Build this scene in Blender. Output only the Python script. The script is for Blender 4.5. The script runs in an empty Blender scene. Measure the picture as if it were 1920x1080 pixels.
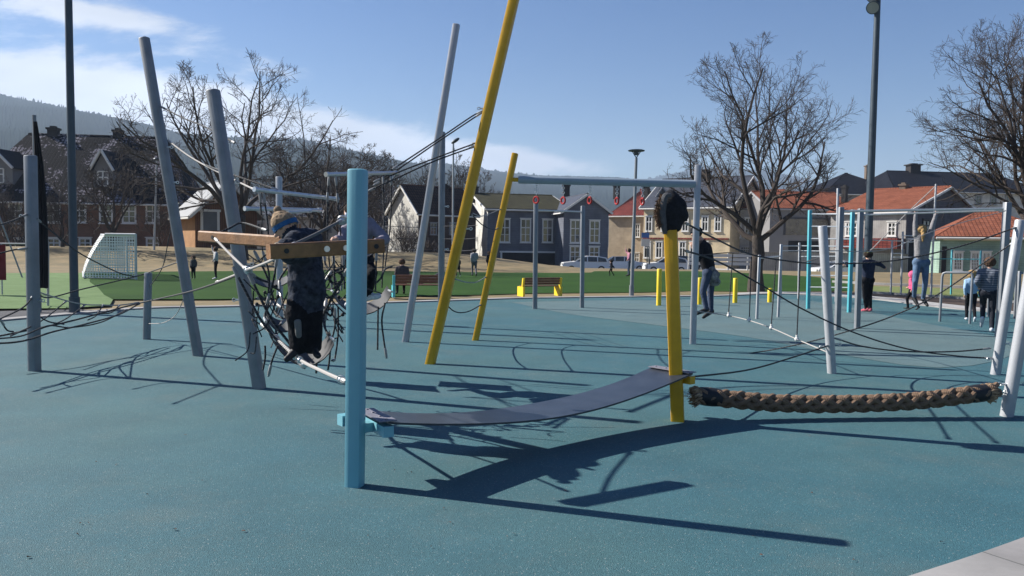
import bpy, math, random
from mathutils import Vector, Matrix, noise
V = Vector
sc = bpy.context.scene
COL = sc.collection
R_ = math.radians

# ---------------------------------------------------------------- camera
F = 1500.0
CAM = V((0, 0, 1.6))
M3 = (Matrix.Rotation(R_(90 - 3.2), 3, 'X') @ Matrix.Rotation(0.0136, 3, 'Z'))
cd = bpy.data.cameras.new('camera'); cam = bpy.data.objects.new('camera', cd); COL.objects.link(cam)
cd.sensor_width = 36.0; cd.lens = 36.0 * F / 1920; cd.clip_start = 0.05; cd.clip_end = 20000
cam.matrix_world = Matrix.Translation(CAM) @ M3.to_4x4()
sc.camera = cam
sc.view_settings.view_transform = 'Standard'; sc.view_settings.look = 'None'
sc.view_settings.exposure = 1.03; sc.view_settings.gamma = 1.0
sc.cycles.max_bounces = 6; sc.cycles.volume_bounces = 0
sc.cycles.transparent_max_bounces = 16
# sun: shadows fall to the right and a little towards the camera
SUN = V((-1.36, 0.44, 1.0)).normalized()
EL = math.asin(SUN.z); ROT = math.atan2(SUN.x, SUN.y)
sd = bpy.data.lights.new('sun', 'SUN'); so = bpy.data.objects.new('sun', sd); COL.objects.link(so)
sd.energy = 5.0; sd.angle = R_(0.5); sd.color = (1.0, 0.95, 0.87)
so.rotation_euler = (-SUN).to_track_quat('-Z', 'Y').to_euler(); so.location = (-20, 8, 30)

def nd(nt, t, x=0, y=0, **kw):
    n = nt.nodes.new(t)
    for k, v in kw.items():
        if k.startswith('i_'):
            key = k[2:]
            key = int(key) if key.isdigit() else key.replace('_', ' ')
            n.inputs[key].default_value = v
        else: setattr(n, k, v)
    return n
def mth(nt, op, a, b=None, c=None, clamp=False):
    n = nt.nodes.new('ShaderNodeMath'); n.operation = op; n.use_clamp = clamp
    for i, v in enumerate((a, b, c)):
        if v is None: continue
        if isinstance(v, (int, float)): n.inputs[i].default_value = v
        else: nt.links.new(v, n.inputs[i])
    return n.outputs[0]

w = bpy.data.worlds.new('World'); sc.world = w; w.use_nodes = True
nt = w.node_tree; nt.nodes.clear(); lk = nt.links.new
out = nt.nodes.new('ShaderNodeOutputWorld'); bg = nt.nodes.new('ShaderNodeBackground')
sky = nt.nodes.new('ShaderNodeTexSky'); sky.sky_type = 'NISHITA'; sky.sun_disc = False
sky.sun_elevation = EL; sky.sun_rotation = ROT; sky.altitude = 100
sky.air_density = 1.0; sky.dust_density = 0.3; sky.ozone_density = 2.5
bg.inputs['Strength'].default_value = 0.05
tc = nt.nodes.new('ShaderNodeTexCoord'); sx = nt.nodes.new('ShaderNodeSeparateXYZ'); lk(tc.outputs['Generated'], sx.inputs[0])
yy = mth(nt, 'MAXIMUM', sx.outputs[1], 0.05)
cu = mth(nt, 'DIVIDE', sx.outputs[0], yy); cv = mth(nt, 'DIVIDE', sx.outputs[2], yy)
cx = nt.nodes.new('ShaderNodeCombineXYZ'); lk(cu, cx.inputs[0]); lk(mth(nt, 'MULTIPLY', cv, 3.2), cx.inputs[1])
n1 = nd(nt, 'ShaderNodeTexNoise', i_Scale=5.5, i_Detail=9.0, i_Roughness=0.62, i_Distortion=0.25)
lk(cx.outputs[0], n1.inputs['Vector'])
n2 = nd(nt, 'ShaderNodeTexNoise', i_Scale=2.6, i_Detail=4.0, i_Roughness=0.5); lk(cx.outputs[0], n2.inputs['Vector'])
def blob(u0, v0, su, sv, amp, tilt=0.0):
    du = mth(nt, 'SUBTRACT', cu, u0); dv = mth(nt, 'SUBTRACT', cv, v0)
    dv = mth(nt, 'ADD', dv, mth(nt, 'MULTIPLY', du, -tilt))
    a = mth(nt, 'POWER', mth(nt, 'ABSOLUTE', mth(nt, 'DIVIDE', du, su)), 2.0)
    b = mth(nt, 'POWER', mth(nt, 'ABSOLUTE', mth(nt, 'DIVIDE', dv, sv)), 2.0)
    e = mth(nt, 'EXPONENT', mth(nt, 'MULTIPLY', mth(nt, 'ADD', a, b), -1.0))
    return mth(nt, 'MULTIPLY', e, amp)
tot = None
for bb in [(-0.60, 0.155, 0.19, 0.065, 1.05, -0.05), (-0.40, 0.145, 0.20, 0.050, 0.95, -0.12), (-0.50, 0.272, 0.13, 0.018, 0.85, -0.14),
           (-0.62, 0.305, 0.08, 0.012, 0.5, -0.10), (-0.36, 0.225, 0.14, 0.012, 0.25, -0.14),
           (-0.10, 0.118, 0.22, 0.028, 0.62, -0.10), (0.02, 0.10, 0.14, 0.014, 0.30, -0.05), (-0.9, 0.2, 0.3, 0.1, 0.9, 0), (-0.2, 0.06, 0.4, 0.05, 0.34, 0)]:
    b_ = blob(*bb); tot = b_ if tot is None else mth(nt, 'ADD', tot, b_)
dens = mth(nt, 'ADD', tot, mth(nt, 'MULTIPLY', mth(nt, 'SUBTRACT', n1.outputs['Fac'], 0.5), 2.0))
mr = nd(nt, 'ShaderNodeMapRange'); mr.interpolation_type = 'SMOOTHSTEP'
mr.inputs['From Min'].default_value = 0.30; mr.inputs['From Max'].default_value = 0.85; lk(dens, mr.inputs['Value'])
gate = mth(nt, 'MULTIPLY', tot, 4.0, clamp=True)
fac = mth(nt, 'MULTIPLY', mr.outputs[0], gate)
fac = mth(nt, 'MULTIPLY', fac, mth(nt, 'GREATER_THAN', sx.outputs[1], 0.05))
shade = nd(nt, 'ShaderNodeMapRange'); shade.inputs['From Min'].default_value = 0.35; shade.inputs['From Max'].default_value = 0.68
shade.inputs['To Min'].default_value = 1.0; shade.inputs['To Max'].default_value = 0.62; lk(n2.outputs['Fac'], shade.inputs['Value'])
cc = nt.nodes.new('ShaderNodeVectorMath'); cc.operation = 'SCALE'; cc.inputs[0].default_value = (9.6, 10.3, 11.6); lk(shade.outputs[0], cc.inputs['Scale'])
# desaturate the sky slightly the way the phone rendered it
hs = nd(nt, 'ShaderNodeHueSaturation', i_Hue=0.512, i_Saturation=1.36, i_Value=1.0); lk(sky.outputs[0], hs.inputs['Color'])
mx = nt.nodes.new('ShaderNodeMix'); mx.data_type = 'RGBA'; lk(fac, mx.inputs['Factor']); lk(hs.outputs[0], mx.inputs['A']); lk(cc.outputs[0], mx.inputs['B'])
lk(mx.outputs['Result'], bg.inputs['Color']); lk(bg.outputs[0], out.inputs[0])

# ---------------------------------------------------------------- pixel -> world helpers
def ray(px, py): return M3 @ V((px - 960, 540 - py, -F))
def at(px, py, Y):
    d = ray(px, py); return CAM + d * (Y / d.y)
def G(px, py, z=0.0):
    d = ray(px, py); return CAM + d * ((z - CAM.z) / d.z)
def yh(px): return 456 + 0.0136 * (px - 960)

# ---------------------------------------------------------------- materials
MATS = {}
def mat(name, col, rough=0.7, metal=0.0, var=0.12, scale=6.0, bump=0.0, bscale=40.0, col2=None, coord='Object', spec=0.4):
    if name in MATS: return MATS[name]
    m = bpy.data.materials.new(name); m.use_nodes = True; t = m.node_tree; b = t.nodes['Principled BSDF']
    b.inputs['Roughness'].default_value = rough; b.inputs['Metallic'].default_value = metal
    b.inputs['Specular IOR Level'].default_value = spec
    c = t.nodes.new('ShaderNodeTexCoord')
    n = nd(t, 'ShaderNodeTexNoise', i_Scale=scale, i_Detail=6.0, i_Roughness=0.6); t.links.new(c.outputs[coord], n.inputs['Vector'])
    mr = nd(t, 'ShaderNodeMapRange'); mr.inputs['From Min'].default_value = 0.3; mr.inputs['From Max'].default_value = 0.7
    t.links.new(n.outputs['Fac'], mr.inputs['Value'])
    mx = t.nodes.new('ShaderNodeMix'); mx.data_type = 'RGBA'
    c2 = col2 if col2 else tuple(max(0, x * (1 - 2 * var)) for x in col)
    mx.inputs['A'].default_value = (*c2, 1); mx.inputs['B'].default_value = (*col, 1)
    t.links.new(mr.outputs[0], mx.inputs['Factor']); t.links.new(mx.outputs['Result'], b.inputs['Base Color'])
    if bump:
        n3 = nd(t, 'ShaderNodeTexNoise', i_Scale=bscale, i_Detail=4.0); t.links.new(c.outputs[coord], n3.inputs['Vector'])
        bp = nd(t, 'ShaderNodeBump', i_Strength=bump, i_Distance=0.02); t.links.new(n3.outputs['Fac'], bp.inputs['Height'])
        t.links.new(bp.outputs[0], b.inputs['Normal'])
    MATS[name] = m; return m
def brickmat(name, c1, c2, mortar, bw, rh, ms=0.02, rough=0.85, bump=0.3, bias=0.0, patches=None, offset=0.5):
    if name in MATS: return MATS[name]
    m = bpy.data.materials.new(name); m.use_nodes = True; t = m.node_tree; b = t.nodes['Principled BSDF']
    b.inputs['Roughness'].default_value = rough; b.inputs['Specular IOR Level'].default_value = 0.03 if 'tiles' in name else 0.2
    c = t.nodes.new('ShaderNodeTexCoord')
    br = t.nodes.new('ShaderNodeTexBrick'); br.offset = offset
    br.inputs['Color1'].default_value = (*c1, 1); br.inputs['Color2'].default_value = (*c2, 1); br.inputs['Mortar'].default_value = (*mortar, 1)
    br.inputs['Scale'].default_value = 1.0; br.inputs['Brick Width'].default_value = bw; br.inputs['Row Height'].default_value = rh
    br.inputs['Mortar Size'].default_value = ms; br.inputs['Mortar Smooth'].default_value = 0.4; br.inputs['Bias'].default_value = bias
    t.links.new(c.outputs['UV'], br.inputs['Vector'])
    n = nd(t, 'ShaderNodeTexNoise', i_Scale=0.9, i_Detail=7.0, i_Roughness=0.65); t.links.new(c.outputs['Object'], n.inputs['Vector'])
    mr = nd(t, 'ShaderNodeMapRange'); mr.inputs['To Min'].default_value = 0.72; mr.inputs['To Max'].default_value = 1.22
    mr.inputs['From Min'].default_value = 0.3; mr.inputs['From Max'].default_value = 0.7
    t.links.new(n.outputs['Fac'], mr.inputs['Value'])
    sc_ = t.nodes.new('ShaderNodeVectorMath'); sc_.operation = 'SCALE'; t.links.new(br.outputs['Color'], sc_.inputs[0]); t.links.new(mr.outputs[0], sc_.inputs['Scale'])
    last = sc_.outputs[0]
    if patches:
        pc, psc, lo, hi = patches
        vor = nd(t, 'ShaderNodeTexNoise', i_Scale=psc, i_Detail=2.0); t.links.new(c.outputs['Object'], vor.inputs['Vector'])
        n5 = nd(t, 'ShaderNodeTexNoise', i_Scale=psc * 9, i_Detail=1.0); t.links.new(c.outputs['UV'], n5.inputs['Vector'])
        s = mth(t, 'ADD', mth(t, 'MULTIPLY', vor.outputs['Fac'], 0.6), mth(t, 'MULTIPLY', n5.outputs['Fac'], 0.4))
        r2 = nd(t, 'ShaderNodeMapRange'); r2.inputs['From Min'].default_value = lo; r2.inputs['From Max'].default_value = hi; t.links.new(s, r2.inputs['Value'])
        f2 = mth(t, 'MULTIPLY', r2.outputs[0], mth(t, 'SUBTRACT', 1.0, br.outputs['Fac']))
        mx = t.nodes.new('ShaderNodeMix'); mx.data_type = 'RGBA'; t.links.new(f2, mx.inputs['Factor']); t.links.new(last, mx.inputs['A']); mx.inputs['B'].default_value = (*pc, 1)
        last = mx.outputs['Result']
    t.links.new(last, b.inputs['Base Color'])
    bp = nd(t, 'ShaderNodeBump', i_Strength=bump, i_Distance=0.03); bp.invert = True; t.links.new(br.outputs['Fac'], bp.inputs['Height']); t.links.new(bp.outputs[0], b.inputs['Normal'])
    MATS[name] = m; return m
def ropemat(name, c1, c2, period=0.05, duty=0.35, rough=0.8, metal=0.0):
    m = bpy.data.materials.new(name); m.use_nodes = True; t = m.node_tree; b = t.nodes['Principled BSDF']
    b.inputs['Roughness'].default_value = rough; b.inputs['Metallic'].default_value = metal
    uv = t.nodes.new('ShaderNodeUVMap'); s = t.nodes.new('ShaderNodeSeparateXYZ'); t.links.new(uv.outputs[0], s.inputs[0])
    ph = mth(t, 'ADD', mth(t, 'DIVIDE', s.outputs[0], period), mth(t, 'MULTIPLY', s.outputs[1], 1.0))
    fr = mth(t, 'FRACT', ph)
    tri = mth(t, 'MULTIPLY', mth(t, 'ABSOLUTE', mth(t, 'SUBTRACT', fr, 0.5)), 2.0)
    r2 = nd(t, 'ShaderNodeMapRange'); r2.inputs['From Min'].default_value = duty - 0.12; r2.inputs['From Max'].default_value = duty + 0.12; t.links.new(tri, r2.inputs['Value'])
    mx = t.nodes.new('ShaderNodeMix'); mx.data_type = 'RGBA'; t.links.new(r2.outputs[0], mx.inputs['Factor']); mx.inputs['A'].default_value = (*c2, 1); mx.inputs['B'].default_value = (*c1, 1)
    t.links.new(mx.outputs['Result'], b.inputs['Base Color'])
    bp = nd(t, 'ShaderNodeBump', i_Strength=0.5, i_Distance=0.004); t.links.new(tri, bp.inputs['Height']); t.links.new(bp.outputs[0], b.inputs['Normal'])
    MATS[name] = m; return m

TEAL = mat('teal_paint', (0.17, 0.40, 0.47), 0.35, var=0.04, scale=3, bump=0.05, bscale=120)
TEALD = mat('teal_paint_far', (0.08, 0.36, 0.42), 0.4, var=0.05)
YEL = mat('yellow_paint', (0.64, 0.36, 0.012), 0.38, var=0.10, scale=5, bump=0.06, bscale=90)
YEL2 = mat('yellow_bench_paint', (0.80, 0.58, 0.03), 0.45, var=0.05)
GRY = mat('grey_paint', (0.22, 0.235, 0.255), 0.42, 0.1, var=0.12, scale=5, bump=0.05, bscale=80)
GRYL = mat('silver_paint', (0.40, 0.41, 0.43), 0.4, 0.15, var=0.07, scale=8, bump=0.08, bscale=70)
GALV = mat('galvanised_steel', (0.62, 0.64, 0.66), 0.32, 0.75, var=0.1, scale=30)
MASTM = mat('dark_mast_paint', (0.055, 0.075, 0.095), 0.45, 0.2, var=0.1)
BLK = mat('black_rubber', (0.014, 0.015, 0.019), 0.6, var=0.2, scale=20, bump=0.1, bscale=60)
BOARD = mat('worn_rubber_board', (0.036, 0.044, 0.060), 0.34, var=0.12, scale=7, col2=(0.020, 0.025, 0.036), bump=0.06, bscale=120, spec=0.5)
WOOD = mat('oiled_wood', (0.28, 0.135, 0.052), 0.6, var=0.25, scale=9, bump=0.25, bscale=50)
WOODB = mat('brown_bench_wood', (0.17, 0.075, 0.045), 0.6, var=0.2, scale=9)
CONC = mat('concrete_kerb_stone', (0.42, 0.41, 0.40), 0.9, var=0.14, scale=3, bump=0.3, bscale=50)
BARK = mat('tree_bark', (0.060, 0.047, 0.040), 0.9, var=0.25, scale=6, bump=0.5, bscale=18)
BARKF = mat('twig_bark', (0.060, 0.046, 0.040), 0.9, var=0.2, scale=3)
FERR = mat('dull_steel_ferrule', (0.30, 0.30, 0.30), 0.5, 0.4, var=0.1, scale=30)
WHT = mat('white_trim_paint', (0.66, 0.65, 0.62), 0.6, var=0.05, scale=2)
GLASS = mat('window_glass', (0.10, 0.095, 0.07), 0.06, 0.0, var=0.4, scale=1.6, spec=0.9, col2=(0.008, 0.010, 0.014))  # pale yellowish noise paints reflections into the panes
RB = ropemat('black_rope', (0.014, 0.015, 0.019), (0.10, 0.10, 0.11), 0.045, 0.14)
RG = ropemat('grey_rope', (0.42, 0.40, 0.38), (0.12, 0.11, 0.11), 0.03, 0.25)
RM = ropemat('hemp_strand', (0.19, 0.12, 0.075), (0.12, 0.075, 0.047), 0.012, 0.3, rough=0.95)

# ---------------------------------------------------------------- mesh builder
class MB:
    def __init__(s): s.v = []; s.f = []; s.uv = []; s.mi = []
    def face(s, idx, uv=None, mi=0): s.f.append(idx); s.uv.append(uv); s.mi.append(mi)
    def poly(s, pts, uv=None, mi=0):
        n = len(s.v); s.v += [tuple(p) for p in pts]; s.face(list(range(n, n + len(pts))), uv, mi)
    def box(s, c, size, R=None, mi=0):
        c = V(c); h = V(size) / 2; n = len(s.v); R = R or Matrix.Identity(3)
        for z in (-1, 1):
            for y in (-1, 1):
                for x in (-1, 1): s.v.append(tuple(c + R @ V((x * h.x, y * h.y, z * h.z))))
        sz = size
        for f, (a, b) in (((0, 2, 3, 1), (1, 0)), ((4, 5, 7, 6), (0, 1)), ((0, 1, 5, 4), (0, 2)), ((2, 6, 7, 3), (2, 0)), ((0, 4, 6, 2), (2, 1)), ((1, 3, 7, 5), (1, 2))):
            A, B = sz[a], sz[b]
            s.face([n + i for i in f], [(0, 0), (A, 0), (A, B), (0, B)], mi)
        return s
    def tube(s, pts, r, n=8, caps=True, sq=None, mi=0, up=None, round_end=False):
        pts = [V(p) for p in pts]; m = len(pts); rr = r if isinstance(r, (list, tuple)) else [r] * m
        d0 = (pts[1] - pts[0]).normalized()
        a = V(up) if up else (V((0, 0, 1)) if abs(d0.z) < 0.9 else V((1, 0, 0)))
        x = d0.cross(a).normalized(); base = len(s.v); L = 0
        if round_end:   # add a rounded top
            d = (pts[-1] - pts[-2]).normalized(); R0 = rr[-1]; q = pts[-1]; pts = pts[:-1]; rr = list(rr)[:-1]
            for k, (hh, f) in enumerate(((-.25, 1), (-.1, .93), (-.02, .75), (0, .45))): pts.append(q + d * (hh * R0)); rr.append(R0 * f)
            m = len(pts)
        Ls = []
        for i in range(m):
            if i == 0: d = d0
            elif i == m - 1: d = (pts[i] - pts[i - 1]).normalized()
            else: d = ((pts[i + 1] - pts[i]).normalized() + (pts[i] - pts[i - 1]).normalized())
            if d.length < 1e-6: d = d0
            d = d.normalized(); x = (x - d * x.dot(d))
            if x.length < 1e-6: x = d.orthogonal()
            x = x.normalized(); y = d.cross(x)
            if i: L += (pts[i] - pts[i - 1]).length
            Ls.append(L)
            for k in range(n):
                t = 2 * math.pi * (k + 0.5) / n; c, sn = math.cos(t), math.sin(t); q = 1.0
                if sq: q = (abs(c) ** sq + abs(sn) ** sq) ** (-1.0 / sq)
                s.v.append(tuple(pts[i] + (x * c + y * sn) * (rr[i] * q)))
        for i in range(m - 1):
            for k in range(n):
                k2 = (k + 1) % n; A = base + i * n
                s.face([A + k, A + k2, A + n + k2, A + n + k], [(Ls[i], k / n), (Ls[i], (k + 1) / n), (Ls[i + 1], (k + 1) / n), (Ls[i + 1], k / n)], mi)
        if caps:
            s.face([base + k for k in range(n)][::-1], None, mi); s.face([base + (m - 1) * n + k for k in range(n)], None, mi)
        return s
    def ell(s, c, r, n=12, m=8, R=None, mi=0):
        c = V(c); R = R or Matrix.Identity(3); base = len(s.v)
        s.v.append(tuple(c + R @ V((0, 0, -r[2]))))
        for i in range(1, m):
            ph = -math.pi / 2 + math.pi * i / m
            for k in range(n):
                t = 2 * math.pi * k / n
                s.v.append(tuple(c + R @ V((r[0] * math.cos(ph) * math.cos(t), r[1] * math.cos(ph) * math.sin(t), r[2] * math.sin(ph)))))
        s.v.append(tuple(c + R @ V((0, 0, r[2])))); top = len(s.v) - 1
        for k in range(n):
            k2 = (k + 1) % n
            s.face([base, base + 1 + k2, base + 1 + k], None, mi)
            for i in range(m - 2):
                A = base + 1 + i * n; s.face([A + k, A + k2, A + n + k2, A + n + k], None, mi)
            A = base + 1 + (m - 2) * n; s.face([A + k, A + k2, top], None, mi)
        return s
    def capsule(s, a, b, ra, rb, n=12, mi=0):
        a, b = V(a), V(b); d = b - a
        if d.length < 1e-5: return s.ell(a, (ra, ra, ra), mi=mi)
        d.normalize(); P = []; Q = []
        for t in (-1, -.85, -.5, 0): P.append(a + d * (ra * t)); Q.append(max(ra * math.sqrt(max(0, 1 - t * t)), ra * .08))
        for t in (0, .5, .85, 1): P.append(b + d * (rb * t)); Q.append(max(rb * math.sqrt(max(0, 1 - t * t)), rb * .08))
        return s.tube(P, Q, n, mi=mi)
    def torus(s, c, R, r, axis, n=18, m=6, mi=0, a0=0, a1=2 * math.pi):
        ax = V(axis).normalized(); x = ax.orthogonal().normalized(); y = ax.cross(x); c = V(c)
        pts = [c + (x * math.cos(a0 + (a1 - a0) * k / n) + y * math.sin(a0 + (a1 - a0) * k / n)) * R for k in range(n + 1)]
        return s.tube(pts, r, m, mi=mi)
def rootloc(o):
    p = V((0, 0, 0))
    while o: p += o.location; o = o.parent
    return p
def tag(o, label=None, cat=None, group=None, kind=None):
    if label: o['label'] = label
    if cat: o['category'] = cat
    if group: o['group'] = group
    if kind: o['kind'] = kind
    return o
def build(mb, name, m, parent=None, label=None, cat=None, group=None, kind=None, org=None, smooth=True, ang=38, local=False):
    me = bpy.data.meshes.new(name)
    me.from_pydata(mb.v, [], mb.f)
    if any(u for u in mb.uv):
        uvl = me.uv_layers.new(name='UVMap'); k = 0; flat = []
        for f, u in zip(mb.f, mb.uv):
            for i in range(len(f)): flat += (u[i] if u else (0.0, 0.0))
        uvl.data.foreach_set('uv', flat)
    ms = m if isinstance(m, (list, tuple)) else [m]
    for q in ms: me.materials.append(q)
    if len(ms) > 1: me.polygons.foreach_set('material_index', mb.mi)
    if smooth:
        me.polygons.foreach_set('use_smooth', [True] * len(mb.f)); me.set_sharp_from_angle(angle=R_(ang))
    me.update()
    o = bpy.data.objects.new(name, me); COL.objects.link(o)
    if parent:
        o.parent = parent
        if not local: me.transform(Matrix.Translation(-rootloc(parent)))
    elif org is not None:
        me.transform(Matrix.Translation(-V(org))); o.location = org
    return tag(o, label, cat, group, kind)
def empty(name, loc, label, cat, group=None, kind=None):
    o = bpy.data.objects.new(name, None); COL.objects.link(o); o.location = loc; o.empty_display_size = 0.1
    return tag(o, label, cat, group, kind)
def copy_tree(o, parent=None):
    c = o.copy(); COL.objects.link(c); c.parent = parent
    for ch in list(o.children): copy_tree(ch, c)
    return c
def struct(mb, name, m, **k): return build(mb, name, m, kind='structure', **k)
def crom(P, k=6):
    P = [V(p) for p in P]; Q = [P[0] * 2 - P[1]] + P + [P[-1] * 2 - P[-2]]; o = []
    for i in range(1, len(Q) - 2):
        a, b, c, d = Q[i - 1:i + 3]
        for j in range(k):
            t = j / k
            o.append(0.5 * ((2 * b) + (c - a) * t + (2 * a - 5 * b + 4 * c - d) * t * t + (3 * b - a - 3 * c + d) * t ** 3))
    o.append(P[-1]); return o
# ---------------------------------------------------------------- ground, field, kerbs, hills
def sstep(a, b, x):
    t = max(0, min(1, (x - a) / (b - a))); return t * t * (3 - 2 * t)
def gh(x, y):
    """ground height: level playground, a dry mound behind the pitch on the left, a slightly lower street behind"""
    m = sstep(43.5, 52, y) * (1 - sstep(60, 72, y))
    xr = 1 - sstep(-5.0, 5.5, x - (y - 48) * 0.0)
    hmound = (0.95 + 0.25 * noise.noise(V((x * .06, y * .06, 0)))) * m * xr
    drop = -0.9 * sstep(54, 66, y)
    return hmound + drop - 0.0
DRY = mat('dry_grass_ground', (0.24, 0.175, 0.088), 0.95, var=0.3, scale=0.9, col2=(0.12, 0.10, 0.05), bump=0.5, bscale=9)
mb = MB()
ys = [-30, -10, 0, 10, 20, 30, 36, 40, 42] + [43 + i for i in range(0, 32)] + [80, 90, 110, 150, 220, 400, 800, 1600, 3250]
xs = [-4400, -2500, -1000, -400, -200, -120, -90, -75, -60] + [-55 + i * 2.5 for i in range(48)] + [70, 85, 110, 150, 220, 400, 1000, 2500, 4400]
for y in ys:
    for x in xs: mb.v.append((x, y, gh(x, y) - (0.06 if y < 30 else 0.02)))
nx = len(xs)
for j in range(len(ys) - 1):
    for i in range(nx - 1): mb.face([j * nx + i, j * nx + i + 1, (j + 1) * nx + i + 1, (j + 1) * nx + i])
struct(mb, 'ground', DRY)

RUB = bpy.data.materials.new('rubber_granulate'); RUB.use_nodes = True
t = RUB.node_tree; b = t.nodes['Principled BSDF']; b.inputs['Roughness'].default_value = 0.78; b.inputs['Specular IOR Level'].default_value = 0.35
c = t.nodes.new('ShaderNodeTexCoord')
def _n(s, d=3.0, r=.6):
    n = nd(t, 'ShaderNodeTexNoise', i_Scale=s, i_Detail=d, i_Roughness=r); t.links.new(c.outputs['Object'], n.inputs['Vector']); return n.outputs['Fac']
vor = nd(t, 'ShaderNodeTexVoronoi', i_Scale=190.0); t.links.new(c.outputs['Object'], vor.inputs['Vector'])
sp = t.nodes.new('ShaderNodeSeparateColor'); t.links.new(vor.outputs['Color'], sp.inputs[0])
vr = mth(t, 'ADD', mth(t, 'MULTIPLY', sp.outputs[0], 0.42), 0.79)
vr = mth(t, 'MULTIPLY', vr, mth(t, 'ADD', mth(t, 'MULTIPLY', _n(45, 3), 0.5), 0.75))
vr = mth(t, 'MULTIPLY', vr, mth(t, 'ADD', mth(t, 'MULTIPLY', _n(1.1, 6), 0.56), 0.72))
sc1 = t.nodes.new('ShaderNodeVectorMath'); sc1.operation = 'SCALE'; t.links.new(vr, sc1.inputs['Scale'])
mxa = t.nodes.new('ShaderNodeMix'); mxa.data_type = 'RGBA'; mxa.inputs['A'].default_value = (0.034, 0.106, 0.131, 1); mxa.inputs['B'].default_value = (0.052, 0.118, 0.124, 1)
mra = nd(t, 'ShaderNodeMapRange'); mra.inputs['From Min'].default_value = .4; mra.inputs['From Max'].default_value = .75; t.links.new(_n(0.35, 5), mra.inputs['Value'])
t.links.new(mra.outputs[0], mxa.inputs['Factor']); t.links.new(mxa.outputs['Result'], sc1.inputs[0])
# thin veil of dust and wear
dm = nd(t, 'ShaderNodeMapRange'); dm.inputs['From Min'].default_value = .52; dm.inputs['From Max'].default_value = .74; dm.inputs['To Max'].default_value = .38; t.links.new(_n(0.8, 9, .7), dm.inputs['Value'])
mxd = t.nodes.new('ShaderNodeMix'); mxd.data_type = 'RGBA'; t.links.new(dm.outputs[0], mxd.inputs['Factor']); t.links.new(sc1.outputs[0], mxd.inputs['A']); mxd.inputs['B'].default_value = (0.125, 0.150, 0.135, 1)
# a few pale chips
g2 = mth(t, 'GREATER_THAN', sp.outputs[1], 0.985)
mxb = t.nodes.new('ShaderNodeMix'); mxb.data_type = 'RGBA'; t.links.new(mth(t, 'MULTIPLY', g2, 0.55), mxb.inputs['Factor']); t.links.new(mxd.outputs['Result'], mxb.inputs['A']); mxb.inputs['B'].default_value = (0.30, 0.33, 0.32, 1)
t.links.new(mxb.outputs['Result'], b.inputs['Base Color'])
bp = nd(t, 'ShaderNodeBump', i_Strength=0.55, i_Distance=0.006); t.links.new(vor.outputs['Distance'], bp.inputs['Height']); t.links.new(bp.outputs[0], b.inputs['Normal'])

far_edge = [(-260, 628), (0, 603), (133, 591), (211, 584), (267, 580), (322, 578), (400, 577), (560, 573), (720, 569), (900, 563), (1000, 560), (1240, 557), (1350, 556), (1450, 552), (1540, 555), (1640, 562), (1760, 577), (1900, 589), (2100, 606)]
FE = crom([G(*p) for p in far_edge], 4)
near_kerb = [G(1735, 1080), G(1820, 1052), G(1920, 1016), G(2050, 965), G(2300, 880)]
NK = crom(near_kerb, 4)
d = (NK[0] - NK[1]).normalized()
poly = [p for p in FE] + [V((16, 12, 0)), V((9, 5.5, 0))] + [p for p in NK[::-1]] + [NK[0] + d * 3, V((-9, -1.0, 0)), V((-12, 4, 0))]
mb = MB(); mb.poly([(p.x, p.y, 0.0) for p in poly]); struct(mb, 'rubber_surface', RUB, smooth=False)
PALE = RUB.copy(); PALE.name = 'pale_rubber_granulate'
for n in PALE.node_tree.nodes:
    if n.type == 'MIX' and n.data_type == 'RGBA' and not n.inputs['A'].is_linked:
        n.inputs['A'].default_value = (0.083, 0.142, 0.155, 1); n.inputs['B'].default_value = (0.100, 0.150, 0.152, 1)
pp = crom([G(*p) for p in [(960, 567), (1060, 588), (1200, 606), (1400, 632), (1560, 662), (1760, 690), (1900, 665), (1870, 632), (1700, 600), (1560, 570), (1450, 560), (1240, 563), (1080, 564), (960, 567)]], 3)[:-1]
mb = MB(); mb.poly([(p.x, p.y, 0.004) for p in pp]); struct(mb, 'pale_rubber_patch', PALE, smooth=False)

def strip(path, w0, w1, z, name, m, h=0.0, kind='structure', side=1):
    """band along a path between offsets w0..w1 to the left (side=1), top at z, vertical faces h high; uv along"""
    mb = MB(); A = []; B = []
    for i, p in enumerate(path):
        q = path[min(i + 1, len(path) - 1)] - path[max(i - 1, 0)]; n = V((-q.y, q.x, 0)).normalized() * side
        A.append(p + n * w0); B.append(p + n * w1)
    L = 0
    for i in range(len(path) - 1):
        a, b_, c_, d_ = A[i], A[i + 1], B[i + 1], B[i]; l2 = L + (path[i + 1] - path[i]).length; W = abs(w1 - w0)
        mb.poly([(a.x, a.y, z), (b_.x, b_.y, z), (c_.x, c_.y, z), (d_.x, d_.y, z)], [(L, 0), (l2, 0), (l2, W), (L, W)])
        if h:
            mb.poly([(a.x, a.y, z - h), (b_.x, b_.y, z - h), (b_.x, b_.y, z), (a.x, a.y, z)], [(L, 0), (l2, 0), (l2, h), (L, h)])
            mb.poly([(d_.x, d_.y, z), (c_.x, c_.y, z), (c_.x, c_.y, z - h), (d_.x, d_.y, z - h)], [(L, 0), (l2, 0), (l2, h), (L, h)])
        L = l2
    return build(mb, name, m, kind=kind, smooth=False)
KERB = brickmat('kerb_blocks', (0.32, 0.31, 0.30), (0.27, 0.26, 0.26), (0.2, 0.2, 0.19), 1.0, 3.0, 0.008, bump=0.5)
strip(FE, 0.0, 0.32, 0.03, 'kerb', KERB, 0.15)
strip([NK[0] + d * 3] + NK, -0.34, 0.0, 0.028, 'kerb', KERB, 0.15)
ASPH = mat('asphalt', (0.075, 0.075, 0.082), 0.9, var=0.25, scale=2, bump=0.4, bscale=80)
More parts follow.
